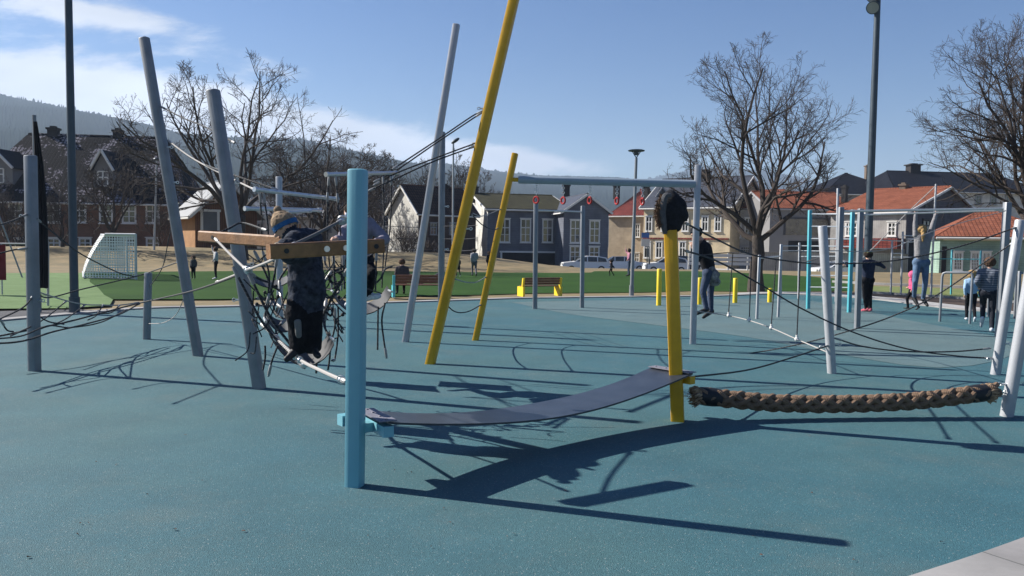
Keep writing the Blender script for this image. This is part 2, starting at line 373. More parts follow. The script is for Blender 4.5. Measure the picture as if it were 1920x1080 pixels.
strip([NK[0] + d * 3] + NK, -6.0, -0.343, 0.002, 'path', ASPH, 0.1)
mb = MB(); mb.poly([(*G(*p).xy, -0.003) for p in [(1375, 549), (1450, 546), (1560, 549), (1680, 558.5), (1780, 570), (1900, 583), (2100, 600), (2100, 608), (1900, 591), (1760, 579), (1640, 564), (1540, 557), (1450, 554), (1375, 557)]]); struct(mb, 'pavement', CONC, smooth=False)
# asphalt path at the left beyond the kerb
mb = MB(); mb.poly([(*G(*p).xy, -0.012) for p in [(-300, 625), (0, 602), (150, 589), (215, 583), (150, 579), (0, 582), (-300, 592)]]); struct(mb, 'side_path', ASPH, smooth=False)

GRS = mat('synthetic_turf', (0.030, 0.074, 0.013), 0.95, var=0.12, scale=0.35, col2=(0.018, 0.050, 0.009), bump=0.9, bscale=14, spec=0.1)
tn = GRS.node_tree
near = [(165, 563), (210, 560), (400, 560), (560, 558), (740, 555), (900, 552), (1000, 549), (1200, 547.5), (1290, 545), (1400, 546), (1500, 546), (1600, 545)]
farr = [(1600, 524), (1500, 517), (1440, 513), (1300, 508), (1100, 508), (930, 507), (750, 505), (400, 508), (190, 509.5), (165, 510)]
mb = MB(); mb.poly([(*G(*p).xy, -0.012) for p in near + farr]); struct(mb, 'turf_pitch', GRS, smooth=False)
PGR = mat('pale_glare_turf', (0.15, 0.22, 0.10), 0.95, var=0.1, scale=1.2, col2=(0.11, 0.17, 0.07), bump=0.5, bscale=40, spec=0.1)  # sun glare through the netting, painted as a paler green patch of turf
mb = MB(); mb.poly([(*G(*p).xy, -0.008) for p in [(-300, 590), (0, 578), (120, 577), (205, 572), (212, 561), (195, 552), (185, 540), (168, 528), (172, 511), (-300, 513)]]); struct(mb, 'glare_turf', PGR, smooth=False)
# white pitch lines
LINE = mat('pitch_line_paint', (0.62, 0.66, 0.6), 0.8)
# planting bed and grass verge at the right
SOIL = mat('bark_mulch', (0.085, 0.055, 0.04), 0.95, var=0.3, scale=8, bump=0.8, bscale=30)
mb = MB(); mb.poly([(*G(*p).xy, -0.010) for p in [(1460, 547), (1560, 549), (1660, 556), (1780, 569), (1900, 582), (2100, 600), (2100, 574), (1900, 566), (1760, 556), (1640, 549), (1540, 545.5)]]); struct(mb, 'planting_bed', SOIL, smooth=False)
VERGE = mat('verge_grass', (0.17, 0.19, 0.06), 0.95, var=0.25, scale=1.5, col2=(0.10, 0.13, 0.035), bump=0.5, bscale=20)
mb = MB(); mb.poly([(*G(*p).xy, -0.006) for p in [(1610, 546), (1640, 549), (1760, 556), (1900, 566), (2100, 574), (2100, 552), (1900, 545), (1760, 540), (1640, 536), (1605, 534)]]); struct(mb, 'verge', VERGE, smooth=False)
strip(crom([G(1612, 547.5), G(1640, 550), G(1760, 557.5), G(1900, 567.5), G(2100, 577)]), 0, .14, 0.06, 'kerb', KERB, .15)
strip(crom([G(1560, 529), G(1640, 533.5), G(1760, 538), G(1900, 543), (G(2100, 550))]), 0, .3, 0.08, 'kerb', KERB, .15)
# street behind the pitch
mb = MB(); mb.poly([(-2, 67.5, -0.885), (70, 67.5, -0.885), (70, 74, -0.885), (-2, 74, -0.885)]); struct(mb, 'street', ASPH, smooth=False)
strip([V((-2, 67.2, 0)), V((70, 67.2, 0))], 0, .25, -0.76, 'kerb', KERB, .14)
mb = MB(); mb.poly([(8, 74, -0.80), (80, 74, -0.80), (80, 90, -0.80), (8, 90, -0.80)]); struct(mb, 'pavement', CONC, smooth=False)

# hills: real sloping terrain with a ragged forest skyline
HILL = mat('forest_hillside', (0.022, 0.032, 0.024), 0.95, var=0.3, scale=0.008, col2=(0.014, 0.021, 0.017), spec=0, bump=0.0)
def hill(name, pts, Y, base_py, dn, thick, step_px=2.2, jag=6.0, seed=0, rows=34):
    P = sorted(pts); mb = MB(); cols = []; px = P[0][0]; rnd = random.Random(seed)
    while px <= P[-1][0]:
        for (a, b_), (c_, d_) in zip(P, P[1:]):
            if a <= px <= c_: py = b_ + (d_ - b_) * (px - a) / (c_ - a)
        cols.append((px, py)); px += step_px
    for j in range(rows + 1):
        f = j / rows
        for k, (px, py) in enumerate(cols):
            top = at(px, py, Y)
            yw = dn + (Y - dn) * f
            z0 = -2.0
            s = f ** 0.8
            x = top.x * (yw / Y)
            z = z0 + (top.z - z0) * (s if f < 1 else 1) * (1 + (0.10 * noise.noise(V((x * .004, yw * .004, seed))) if 0 < f < 1 else 0))
            if f > .1: z += jag * (rnd.random() ** 2) * (1.0 if f > .99 else .22)
            mb.v.append((x, yw, z))
    n = len(cols)
    for k, (px, py) in enumerate(cols):
        p = at(px, py, Y); mb.v.append((p.x * (Y + thick) / Y, Y + thick, -2.0))
    for j in range(rows + 1):
        for k in range(n - 1): mb.face([j * n + k, j * n + k + 1, (j + 1) * n + k + 1, (j + 1) * n + k])
    return struct(mb, name, HILL, smooth=True, ang=70)
hill('hills', [(-900, 150), (-400, 150), (-100, 170), (0, 181), (60, 190), (135, 205), (200, 220), (280, 238), (340, 252), (420, 258), (500, 260), (570, 262), (640, 278), (700, 292), (740, 303), (800, 316), (860, 330), (930, 350), (1000, 380)], 1250, 0, 450, 300, seed=1, jag=6, step_px=1.6)
hill('far_hills', [(500, 330), (640, 322), (760, 306), (840, 308), (880, 314), (940, 323), (1010, 330), (1080, 334), (1160, 337), (1230, 342), (1400, 352), (1500, 380)], 1900, 0, 700, 300, seed=2, jag=6, step_px=1.8)
hill('distant_hills', [(900, 400), (1100, 356), (1200, 340), (1245, 330), (1290, 320), (1340, 315), (1400, 319), (1450, 324), (1500, 336), (1540, 346), (1600, 352), (1750, 362), (2100, 375), (2500, 380)], 2900, 0, 1200, 300, seed=3, jag=8, step_px=2)
for i, (px, py, wd, hh) in enumerate([(872, 323, 16, 9), (899, 327, 14, 12), (914, 330, 12, 14), (925, 333, 14, 8), (888, 331, 12, 7), (862, 330, 12, 6), (1300, 336, 20, 9)]):
    Yq = 1550 if px < 1000 else 2400
    p = at(px, py, Yq); wd *= .65; hh *= .65; mb = MB(); mb.box((p.x, p.y, p.z), (wd, 10, hh))
    hb = build(mb, 'distant_house', WHT, label='tiny pale hillside house, %s' % ['left of the cluster near the yellow pole', 'small white block in the middle of the cluster', 'tallest white block of the hillside cluster', 'right end of the hillside cluster', 'low one just under the middle block', 'lowest and leftmost on the slope', 'alone on the far hill over the cream building'][i], cat='house', group='tiny houses on the wooded hill', org=p, smooth=False)
    mb = MB(); a = wd / 2 + .5
    for sgn in (1, -1): mb.poly([(p.x - a, p.y - sgn * 5.6, p.z + hh / 2), (p.x + a, p.y - sgn * 5.6, p.z + hh / 2), (p.x + a, p.y, p.z + hh / 2 + 3), (p.x - a, p.y, p.z + hh / 2 + 3)])
    build(mb, 'roof', BARK, hb, smooth=False)
# ---------------------------------------------------------------- houses
BRICK = brickmat('red_brown_brick', (0.20, 0.092, 0.050), (0.16, 0.074, 0.042), (0.16, 0.12, 0.09), 0.25, 0.085, 0.012)
CREAM = brickmat('cream_render', (0.56, 0.46, 0.30), (0.54, 0.44, 0.29), (0.50, 0.41, 0.27), 6, 0.5, 0.01, bump=0.15)
BEIGE = brickmat('beige_boards', (0.40, 0.325, 0.235), (0.38, 0.31, 0.225), (0.28, 0.23, 0.17), 4, 0.18, 0.01)
GREYB = brickmat('grey_boards', (0.125, 0.135, 0.165), (0.115, 0.125, 0.155), (0.075, 0.08, 0.10), 4, 0.17, 0.012)
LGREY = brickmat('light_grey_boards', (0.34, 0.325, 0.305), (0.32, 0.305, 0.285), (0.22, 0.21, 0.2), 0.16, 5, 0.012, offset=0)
MGREY = mat('grey_render', (0.19, 0.185, 0.185), 0.9, var=0.08, scale=0.8, bump=0.2, bscale=20)
DGREY = brickmat('shaded_grey_boards', (0.10, 0.10, 0.115), (0.09, 0.09, 0.105), (0.05, 0.05, 0.06), 4, 0.17, 0.012)  # grey gable boards with the shade of that side put into the colour
WHB = brickmat('white_boards', (0.55, 0.54, 0.50), (0.52, 0.51, 0.475), (0.36, 0.35, 0.33), 4, 0.16, 0.01)
DKB = brickmat('dark_brown_boards', (0.085, 0.055, 0.045), (0.07, 0.048, 0.04), (0.03, 0.022, 0.02), 0.16, 5, 0.015, offset=0)
SHEDLIT = brickmat('sunlit_shed_boards', (0.42, 0.24, 0.12), (0.38, 0.21, 0.105), (0.15, 0.08, 0.04), 0.15, 5, 0.015, offset=0)  # shed boards on the sunny side, sunlight put into the colour
SHEDB = brickmat('shaded_shed_boards', (0.17, 0.08, 0.04), (0.15, 0.07, 0.036), (0.06, 0.03, 0.02), 0.15, 5, 0.015, offset=0)  # same shed boards on the gable, shade put into the colour
GREENB = brickmat('sage_green_boards', (0.24, 0.34, 0.28), (0.225, 0.32, 0.265), (0.15, 0.21, 0.18), 4, 0.16, 0.01)
RTILE = brickmat('orange_red_tiles', (0.27, 0.098, 0.058), (0.21, 0.078, 0.048), (0.13, 0.045, 0.03), 0.24, 0.34, 0.03, bump=0.8, offset=0)
DRTILE = brickmat('dark_red_tiles', (0.20, 0.052, 0.042), (0.15, 0.042, 0.036), (0.06, 0.02, 0.02), 0.24, 0.34, 0.03, bump=0.8, offset=0)
BRTILE = brickmat('brown_tiles', (0.075, 0.042, 0.034), (0.055, 0.034, 0.03), (0.02, 0.014, 0.014), 0.24, 0.34, 0.03, bump=0.8, offset=0)
MOSST = brickmat('mossy_tiles', (0.065, 0.062, 0.034), (0.05, 0.048, 0.032), (0.035, 0.033, 0.025), 0.24, 0.34, 0.03, bump=0.8, offset=0)
DTILE = brickmat('black_glazed_tiles', (0.018, 0.019, 0.025), (0.014, 0.015, 0.020), (0.010, 0.010, 0.014), 0.26, 0.36, 0.03, rough=0.5, bump=0.9, offset=0)
STILE = brickmat('snow_flecked_tiles', (0.010, 0.010, 0.014), (0.007, 0.007, 0.010), (0.003, 0.003, 0.005), 0.26, 0.36, 0.035, rough=0.7, bump=0.9, patches=((0.24, 0.22, 0.25), 0.42, 0.535, 0.575), offset=0)
SLATE = brickmat('slate_grey_roofing', (0.065, 0.07, 0.085), (0.055, 0.06, 0.075), (0.03, 0.03, 0.04), 0.5, 0.4, 0.02, rough=0.5)
ZINC = mat('pale_metal_roofing', (0.13, 0.14, 0.155), 0.5, 0.1, var=0.1, scale=2)
CHIM = mat('sooty_chimney', (0.028, 0.025, 0.026), 0.9, var=0.2)
CHIMB = mat('buff_chimney', (0.16, 0.12, 0.09), 0.9, var=0.2)
DARKIN = mat('dark_interior', (0.012, 0.012, 0.014), 0.9, var=0.1)
SOFF = mat('painted_fascia', (0.30, 0.30, 0.31), 0.7, var=0.1)
DFASC = mat('dark_fascia', (0.05, 0.05, 0.055), 0.7, var=0.1)

class House:
    def __init__(s, name, label, cpx, Y, th, rpx=None, lpx=None, L=None, D=None, eave=400, ridge=360, axis='u', wall=None, roof=None, z0=-0.9, hip=0.0, over=0.35, group=None, trim=None, cat='house', gwall=None, ez=None, rz=None):
        th = R_(th); s.u = V((math.cos(th), math.sin(th), 0)); s.v = V((-math.sin(th), math.cos(th), 0)); s.z0 = z0
        c = at(cpx, yh(cpx), Y); s.C = V((c.x, c.y, 0)); s.trim = trim or WHT
        s.L = L if L else s.solve(rpx, s.u); s.D = D if D else (s.solve(lpx, s.v) if lpx else 8.0)
        s.E = ez if ez is not None else at(cpx, eave, Y).z
        if axis == 'u': mid = s.C + s.v * s.D / 2
        else: mid = s.C + s.u * s.L / 2
        # height of the ridge: measured in the photo where the ridge starts
        k = ray(cpx, ridge)
        if rz is not None: s.R = rz
        else:
            rpxx = cpx; s.R = at(cpx, ridge, mid.y).z
        s.axis = axis; s.root = empty(name, s.C + V((0, 0, z0)), label, cat, group)
        u, v, C, E, R, D, L = s.u, s.v, s.C, s.E, s.R, s.D, s.L
        P = lambda a, b_, z: C + u * a + v * b_ + V((0, 0, z))
        s.P = P; H = E - z0; mb = MB(); g = gwall is not None
        mb.poly([P(0, 0, z0), P(L, 0, z0), P(L, 0, E), P(0, 0, E)], [(0, 0), (L, 0), (L, H), (0, H)], 1 if (g and axis == 'v') else 0)
        mb.poly([P(L, D, z0), P(0, D, z0), P(0, D, E), P(L, D, E)], [(0, 0), (L, 0), (L, H), (0, H)], 0)
        mb.poly([P(0, D, z0), P(0, 0, z0), P(0, 0, E), P(0, D, E)], [(0, 0), (D, 0), (D, H), (0, H)], 1 if (g and axis == 'u') else 0)
        mb.poly([P(L, 0, z0), P(L, D, z0), P(L, D, E), P(L, 0, E)], [(0, 0), (D, 0), (D, H), (0, H)], 0)
        T = 0.16; rb = MB()
        def slab(q, uvs):
            n = (q[1] - q[0]).cross(q[-1] - q[0]).normalized()
            if n.z < 0: n = -n
            rb.poly([p + n * T for p in q], uvs); rb.poly([p for p in q[::-1]])
            for i in range(len(q)):
                a, b_ = q[i], q[(i + 1) % len(q)]; rb.poly([a, b_, b_ + n * T, a + n * T])
        if axis == 'u':
            dz = over * (R - E) / (D / 2); hp = hip
            if hp == 0:
                for a in (0, L): mb.poly([P(a, 0, E), P(a, D, E), P(a, D / 2, R)][::(1 if a else -1)], [(0, H), (D, H), (D / 2, H + R - E)], 1 if (g and a == 0) else 0)
            e = over if hp == 0 else over; S = math.hypot(D / 2, R - E)
            r0, r1 = (-e, L + e) if hp == 0 else (hp, L - hp)
            slab([P(-e, -over, E - dz), P(L + e, -over, E - dz), P(r1, D / 2, R), P(r0, D / 2, R)], [(0, 0), (L, 0), (L - (L - r1 if hp else 0), S), (hp, S)])
            slab([P(L + e, D + over, E - dz), P(-e, D + over, E - dz), P(r0, D / 2, R), P(r1, D / 2, R)], [(0, 0), (L, 0), (L - hp, S), (hp, S)])
            if hp:
                slab([P(L + e, -over, E - dz), P(L + e, D + over, E - dz), P(r1, D / 2, R)], [(0, 0), (D, 0), (D / 2, S)])
                slab([P(-e, D + over, E - dz), P(-e, -over, E - dz), P(r0, D / 2, R)], [(0, 0), (D, 0), (D / 2, S)])
            rb.tube([P(r0, D / 2, R + .12), P(r1, D / 2, R + .12)], .13, 6)
            # fascia / gutter
            fb = MB(); fb.tube([P(-e, -over - .06, E - dz), P(L + e, -over - .06, E - dz)], .08, 6)
            if hp == 0:
                for a in (-e, L + e):
                    for q0, q1 in ((P(a, -over, E - dz + .06), P(a, D / 2, R + .06)), (P(a, D + over, E - dz + .06), P(a, D / 2, R + .06))): fb.tube([q0, q1], .13, 4)
            build(fb, 'fascia', s.trim, s.root)
        else:
            dz = over * (R - E) / (L / 2); S = math.hypot(L / 2, R - E)
            for b_ in (0, D): mb.poly([P(0, b_, E), P(L, b_, E), P(L / 2, b_, R)][::(1 if b_ == 0 else -1)], [(0, H), (L, H), (L / 2, H + R - E)], 1 if (g and b_ == 0) else 0)
            slab([P(-over, -over, E - dz), P(L / 2, -over, R), P(L / 2, D + over, R), P(-over, D + over, E - dz)], [(0, 0), (0, S), (D, S), (D, 0)])
            slab([P(L / 2, -over, R), P(L + over, -over, E - dz), P(L + over, D + over, E - dz), P(L / 2, D + over, R)], [(0, S), (0, 0), (D, 0), (D, S)])
            rb.tube([P(L / 2, -over, R + .12), P(L / 2, D + over, R + .12)], .13, 6)
            fb = MB()
            for a in (-over, L + over): fb.tube([P(a, -over, E - dz + .06), P(L / 2, -over, R + .06)], .13, 4)
            fb.tube([P(-over - .05, -over, E - dz), P(-over - .05, D + over, E - dz)], .07, 6)
            build(fb, 'fascia', s.trim, s.root)
        s.wall = build(mb, 'wall', [wall, gwall or wall], s.root, smooth=False)
        s.roof = build(rb, 'roof', roof, s.root, smooth=False)
    def solve(s, px, d):
        r = ray(px, yh(px)); k = r.x / r.y
        return (k * s.C.y - s.C.x) / (d.x - k * d.y)
    def loc(s, px, py, face):
        d = s.u if face == 'f' else s.v
        t = s.solve(px, d); p = s.C + d * t; return t, at(px, py, p.y).z, p.y / F
    def frame(s, t, z, face, o=0.0):
        if face == 'f': return s.C + s.u * t + V((0, 0, z)) - s.v * o, s.u, -s.v
        return s.C + s.v * t + V((0, 0, z)) - s.u * o, -s.v, -s.u
    def windows(s, lst, face='f', trim=None, cols=2, rows=3, cas=0.12, name='window'):
        trim = trim or s.trim
        for (px, y0, y1, wpx) in lst:
            t, z1, k = s.loc(px, y0, face); _, zz, _ = s.loc(px, y1, face)
            d = s.u if face == 'f' else s.v
            w2 = abs(s.solve(px + wpx / 2, d) - s.solve(px - wpx / 2, d)) / 2; h = z1 - zz; zc = (z1 + zz) / 2
            c, ax, n = s.frame(t, zc, face); mb = MB(); Rm = Matrix((ax, n, V((0, 0, 1)))).transposed()
            def bx(a0, a1, b0, b1, o0, o1): mb.box(c + ax * ((a0 + a1) / 2) + V((0, 0, (b0 + b1) / 2)) + n * ((o0 + o1) / 2), (a1 - a0, o1 - o0, b1 - b0), Rm)
            hh = h / 2
            bx(-w2, -w2 + cas, -hh, hh, 0.003, .09); bx(w2 - cas, w2, -hh, hh, 0.003, .09)
            bx(-w2 + cas, w2 - cas, hh - cas, hh, 0.003, .088); bx(-w2 + cas, w2 - cas, -hh, -hh + cas, 0.003, .088)
            bx(-w2 - .06, w2 + .06, hh, hh + .07, 0.003, .14); bx(-w2 - .06, w2 + .06, -hh - .06, -hh, 0.003, .15)
            iw = w2 - cas; ih = hh - cas
            for q in range(1, cols): x = -iw + 2 * iw * q / cols; m_ = .04 if cols == 2 else .025; bx(x - m_, x + m_, -ih, ih, 0.012, .06)
            zt = ih - 2 * ih * 0.36
            zl = [zt] if rows == 2 else [zt] + [-ih + (zt + ih) * q / (rows - 1) for q in range(1, rows - 1)]
            for z in zl:
                m_ = .045 if z == zt else .02; bx(-iw, iw, z - m_, z + m_, 0.014, .058)
            f = build(mb, name, trim, s.root, smooth=False)
            g = MB(); q = [c + ax * a + V((0, 0, b_)) + n * 0.010 for a, b_ in ((-iw, -ih), (iw, -ih), (iw, ih), (-iw, ih))]
            g.poly(q); build(g, 'pane', GLASS, f, smooth=False)
    def panel(s, px0, px1, y0, y1, m, name, face='f', o=0.06, fr=None, label=None):
        """a flat board or opening with real thickness on a facade"""
        t0, z1, _ = s.loc(px0, y0, face); t1, z0, _ = s.loc(px1, y1, face); d = s.u if face == 'f' else s.v
        zt = (s.loc((px0 + px1) / 2, y0, face)[1]); zb = s.loc((px0 + px1) / 2, y1, face)[1]
        c, ax, n = s.frame((t0 + t1) / 2, (zt + zb) / 2, face); Rm = Matrix((ax, n, V((0, 0, 1)))).transposed(); W = abs(t1 - t0); H = zt - zb
        mb = MB(); mb.box(c + n * (o / 2 + .003), (W, o, H), Rm); p = build(mb, name, m, s.root, label=label, smooth=False)
        if fr:
            mb = MB()
            for a, b_, sw, sh in ((-W / 2, 0, .16, H), (W / 2, 0, .16, H), (0, H / 2 + .08, W + .32, .16)): mb.box(c + ax * a + V((0, 0, b_)) + n * .05, (sw, .12 + .004 * (sw > 1), sh), Rm)
            build(mb, 'frame', fr, p, smooth=False)
        return p
    def chimney(s, px, py0, py1, wpx, back=0.5, m=None):
        d = s.u if s.axis == 'u' else s.v
        # stand it on the ridge line
        base = s.C + (s.v * s.D * back if s.axis == 'u' else s.u * s.L * back)
        r = ray(px, yh(px)); k = r.x / r.y; t = (k * base.y - base.x) / (d.x - k * d.y); p = base + d * t
        z1 = at(px, py0, p.y).z; z0 = at(px, py1, p.y).z - .8; ww = wpx / F * p.y
        mb = MB(); Rm = Matrix((s.u, s.v, V((0, 0, 1)))).transposed()
        mb.box((p.x, p.y, (z0 + z1) / 2), (ww, ww * .8, z1 - z0), Rm); mb.box((p.x, p.y, z1 + .05), (ww * 1.25, ww * 1.05, .16), Rm)
        mb.box((p.x, p.y, z1 + .2), (ww * .6, ww * .5, .16), Rm)
        build(mb, 'chimney', m or CHIM, s.roof, smooth=False)
    def dormer(s, px0, px1, y0, y1, out=1.6, m=None, rm=None, win=True, trim=None):
        t, z1, k = s.loc((px0 + px1) / 2, y0, 'f'); off = 1.2
        pyb = s.P(0, off, 0); yb = s.C.y + off
        a = at(px0, y1, yb); b_ = at(px1, y1, yb); zt = at((px0 + px1) / 2, y0, yb).z
        W = b_.x - a.x; zb = a.z; ze = zb + (zt - zb) * .5; dep = 4.0; mb = MB()
        Q = lambda x, y, z: V((a.x + x, yb + y, z))
        mb.poly([Q(0, 0, zb), Q(W, 0, zb), Q(W, 0, ze), Q(W / 2, 0, zt), Q(0, 0, ze)])
        mb.poly([Q(0, dep, zb), Q(0, 0, zb), Q(0, 0, ze), Q(0, dep, ze)]); mb.poly([Q(W, 0, zb), Q(W, dep, zb), Q(W, dep, ze), Q(W, 0, ze)])
        dm = build(mb, 'dormer', m or MGREY, s.root, smooth=False); rb = MB()
        for sgn, x0 in ((1, -.2), (-1, W + .2)):
            q = [Q(x0, -.3, ze - .15), Q(W / 2, -.3, zt), Q(W / 2, dep, zt), Q(x0, dep, ze - .15)]
            rb.poly([p + V((0, 0, .12)) for p in q], [(0, 0), (0, 2), (dep, 2), (dep, 0)]); rb.poly([p + V((0, 0, .02)) for p in q])
        build(rb, 'dormer_roof', rm or DTILE, dm, smooth=False)
        fb = MB()
        for x0 in (-.2, W + .2): fb.tube([Q(x0, -.32, ze - .1), Q(W / 2, -.32, zt + .08)], .11, 4)
        build(fb, 'bargeboard', trim or s.trim, dm)
        if win:
            fb = MB(); ww = W * .5; hh = (ze - zb) * .8
            c = Q(W / 2, -.05, (zb + ze) / 2)
            for x in (-ww / 2, 0, ww / 2): fb.box(c + V((x, 0, 0)), (.09, .08, hh))
            for z in (-hh / 2, .1, hh / 2): fb.box(c + V((0, -.002, z)), (ww, .08, .09))
            f = build(fb, 'dormer_window', trim or s.trim, dm, smooth=False)

# 1 long brick building at the left
h = House('brick_building', 'long brick building with snow flecked black roof and dormers, far left behind the goal', -70, 60, 8, rpx=326, D=12, eave=370, ridge=252, wall=BRICK, roof=STILE, hip=2.2, z0=-.5)
h.chimney(104, 243, 268, 17); h.chimney(224, 247, 270, 15)
h.windows([(30, 380, 420, 26), (68, 380, 420, 26), (101, 380, 418, 28), (150, 380, 418, 26), (200, 381, 419, 26), (243, 382, 419, 27), (287, 382, 419, 26)], cols=2, rows=3)
h.windows([(40, 447, 470, 24), (101, 446, 470, 26), (160, 446, 470, 24), (243, 446, 470, 24), (287, 446, 472, 26)], cols=2, rows=2)
h.dormer(-40, 24, 280, 345, trim=WHT); h.dormer(176, 212, 284, 352, trim=WHT)
# 2 shed
h = House('wooden_shed', 'small rust brown gabled shed with pale roof beside the brick building', 366, 53, 38, rpx=482, lpx=336, eave=396, ridge=342, axis='v', wall=SHEDLIT, gwall=SHEDB, roof=ZINC, z0=-.2, over=.5, cat='shed')
h.panel(378, 409, 397, 432, ZINC, 'door', fr=WHT)
# 3 white gabled house with brown roof
h = House('gabled_house', 'white gable ended house with dark brown tiled roof behind the grey climbing poles', 784, 72, 40, rpx=892, lpx=728, eave=398, ridge=350, wall=DKB, gwall=WHB, roof=BRTILE, z0=-.3, over=.25)
h.chimney(833, 350, 362, 12)
h.windows([(812, 418, 440, 12), (848, 418, 440, 12)], trim=SOFF, cas=.08)
# 4 grey house with cross gable
h = House('grey_house', 'dark grey boarded house with mossy roof, white gable end and garage opening', 914, 76, 12, rpx=1066, lpx=869, eave=392, ridge=366, wall=GREYB, gwall=WHB, roof=MOSST, z0=-.9, over=.3)
h.windows([(946, 410, 455, 20), (985, 410, 455, 20), (1026, 411, 455, 20)])
h.panel(940, 1044, 474, 502, DARKIN, 'garage_opening', fr=WHT, o=.04)
h.chimney(890, 352, 366, 11); h.chimney(1060, 349, 366, 11)
wg = House('gabled_grey_house', 'dark grey gabled wing with four white framed windows right of the grey house', 1056, 74.5, 12, rpx=1140, D=10, eave=396, ridge=366, axis='v', wall=GREYB, roof=SLATE, z0=-.9, over=.3)
wg.windows([(1078, 412, 456, 20), (1114, 413, 456, 20), (1078, 461, 492, 20), (1114, 462, 493, 20)])
# 5 beige house with dark red roof
h = House('beige_house', 'beige house with dark red tiled hip roof between the grey house and the cream building', 1141, 99, -33, rpx=1212, D=10, eave=403, ridge=358, wall=BEIGE, roof=DRTILE, z0=-.9, hip=3.2)
h.chimney(1154, 349, 362, 10); h.windows([(1195, 420, 445, 10), (1195, 474, 498, 10)])
# 6 cream building
h = House('cream_building', 'cream two storey building with dark steep roof and chimneys behind the hooded yellow post', 1206, 91, -36, rpx=1368, D=11, eave=388, ridge=338, wall=CREAM, roof=SLATE, z0=-.9, over=.4)
h.windows([(x, 405, 434, 13) for x in (1216, 1245, 1284, 1321, 1345)] + [(x, 453, 484, 13) for x in (1214, 1236, 1280, 1300, 1322)], cols=2, rows=2)
h.panel(1206, 1366, 446, 449, DRTILE, 'ledge', o=.12); h.panel(1207, 1365, 389, 393, WHT, 'cornice', o=.25)
h.chimney(1209, 350, 366, 11); h.chimney(1320, 322, 338, 14)
h.dormer(1232, 1250, 352, 384, trim=SOFF, win=True); h.dormer(1300, 1320, 354, 384, trim=SOFF)
# 7 light grey section with orange roof
h = House('pale_grey_house', 'pale grey house with orange tiled roof partly behind the bare tree on the right', 1369, 88, -33, rpx=1442, D=10, eave=391, ridge=360, wall=LGREY, roof=RTILE, z0=-.9, over=.2, trim=SOFF)
h.windows([(1383, 408, 446, 13), (1402, 408, 446, 13)], cols=2, rows=4, trim=WHT)
h.windows([(1355, 462, 476, 20), (1398, 462, 476, 20), (1424, 462, 476, 16)], cols=4, rows=2)
# 8 grey box with orange roof
h = House('grey_flat_building', 'plain grey building with orange tiled roof and long dark window band', 1442, 81, 3, rpx=1600, D=10, eave=391, ridge=362, wall=MGREY, roof=RTILE, z0=-.9, over=.2, trim=SOFF)
h.panel(1470, 1552, 411, 441, GLASS, 'window_band', fr=DFASC, o=.05); h.panel(1478, 1550, 452, 485, DARKIN, 'loading_opening', o=.05)
# low pale wall in front
mb = MB(); a = at(1418, 487, 66); b_ = at(1700, 487, 66)
mb.box(((a.x + b_.x) / 2, 66, .15), (b_.x - a.x, .3, 1.9)); mb.box(((a.x + b_.x) / 2, 66, 1.14), (b_.x - a.x + .1, .42, .08))
build(mb, 'garden_wall', LGREY, label='long low pale wall at the street behind the right side climbing frames', cat='wall', org=(a.x, 66, -.8), smooth=False)
mb = MB(); a = at(1292, 480, 68.5); b_ = at(1440, 480, 68.5)
for zz in (0.1, .45, .8): mb.box(((a.x + b_.x) / 2, 68.5, zz), (b_.x - a.x, .06, .26))
n_ = int((b_.x - a.x) / 1.6)
for i in range(n_ + 1): mb.box((a.x + (b_.x - a.x) * i / n_, 68.58, .0), (.12, .1, 2.1))
build(mb, 'picket_fence', WHT, label='low white board fence along the street left of the tree', cat='fence', org=(a.x, 68.5, -.8), smooth=False)
# 9 pale house with shaded gable
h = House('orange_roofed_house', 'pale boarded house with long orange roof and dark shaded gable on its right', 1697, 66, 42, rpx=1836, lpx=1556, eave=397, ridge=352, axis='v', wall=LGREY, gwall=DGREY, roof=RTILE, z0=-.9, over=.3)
h.windows([(1671, 416, 443, 17), (1605, 416, 443, 14), (1590, 416, 443, 12)], face='l', cols=2, rows=3)
h.windows([(1735, 382, 396, 10), (1735, 412, 440, 16)], face='f', trim=DFASC)
h.panel(1580, 1696, 447, 466, DRTILE, 'lean_to_roof', face='l', o=1.5); h.panel(1700, 1712, 450, 525, DARKIN, 'door', face='f', fr=WHT)
h.chimney(1690, 348, 362, 14, m=CHIMB); h.chimney(1580, 352, 364, 10, m=CHIM)
# 10 green house
h = House('green_house', 'sage green boarded house with orange hip roof and white gridded windows at the far right', 1762, 56, -19.5, rpx=1990, D=8, eave=443, ridge=400, wall=GREENB, roof=RTILE, z0=-.9, hip=3.0, over=.3)
h.windows([(1797, 472, 508, 19), (1829, 472, 508, 18), (1850, 472, 508, 18)], cols=4, rows=4); h.panel(1768, 1880, 448, 451, WHT, 'cornice', o=.1)
h.panel(1744 + 22, 1757 + 18, 462, 525, DARKIN, 'door')
# 11 dark roofs behind
h = House('apartment_building', 'long dark roofed apartment building rising behind the orange roofs', 1545, 118, 3, rpx=1700, D=14, eave=362, ridge=326, wall=MGREY, roof=DTILE, z0=-.9, hip=6)
h.chimney(1622, 312, 328, 10, m=CHIMB)
h = House('apartment_building', 'dark roofed apartment building with pale wall and chimney at the upper right', 1676, 112, 8, rpx=1960, D=14, eave=356, ridge=322, wall=WHB, roof=DTILE, z0=-.9, hip=3)
h.chimney(1706, 310, 326, 20); h.windows([(1800, 366, 384, 12), (1830, 366, 384, 12), (1858, 366, 384, 12), (1886, 366, 384, 12)], trim=SOFF)
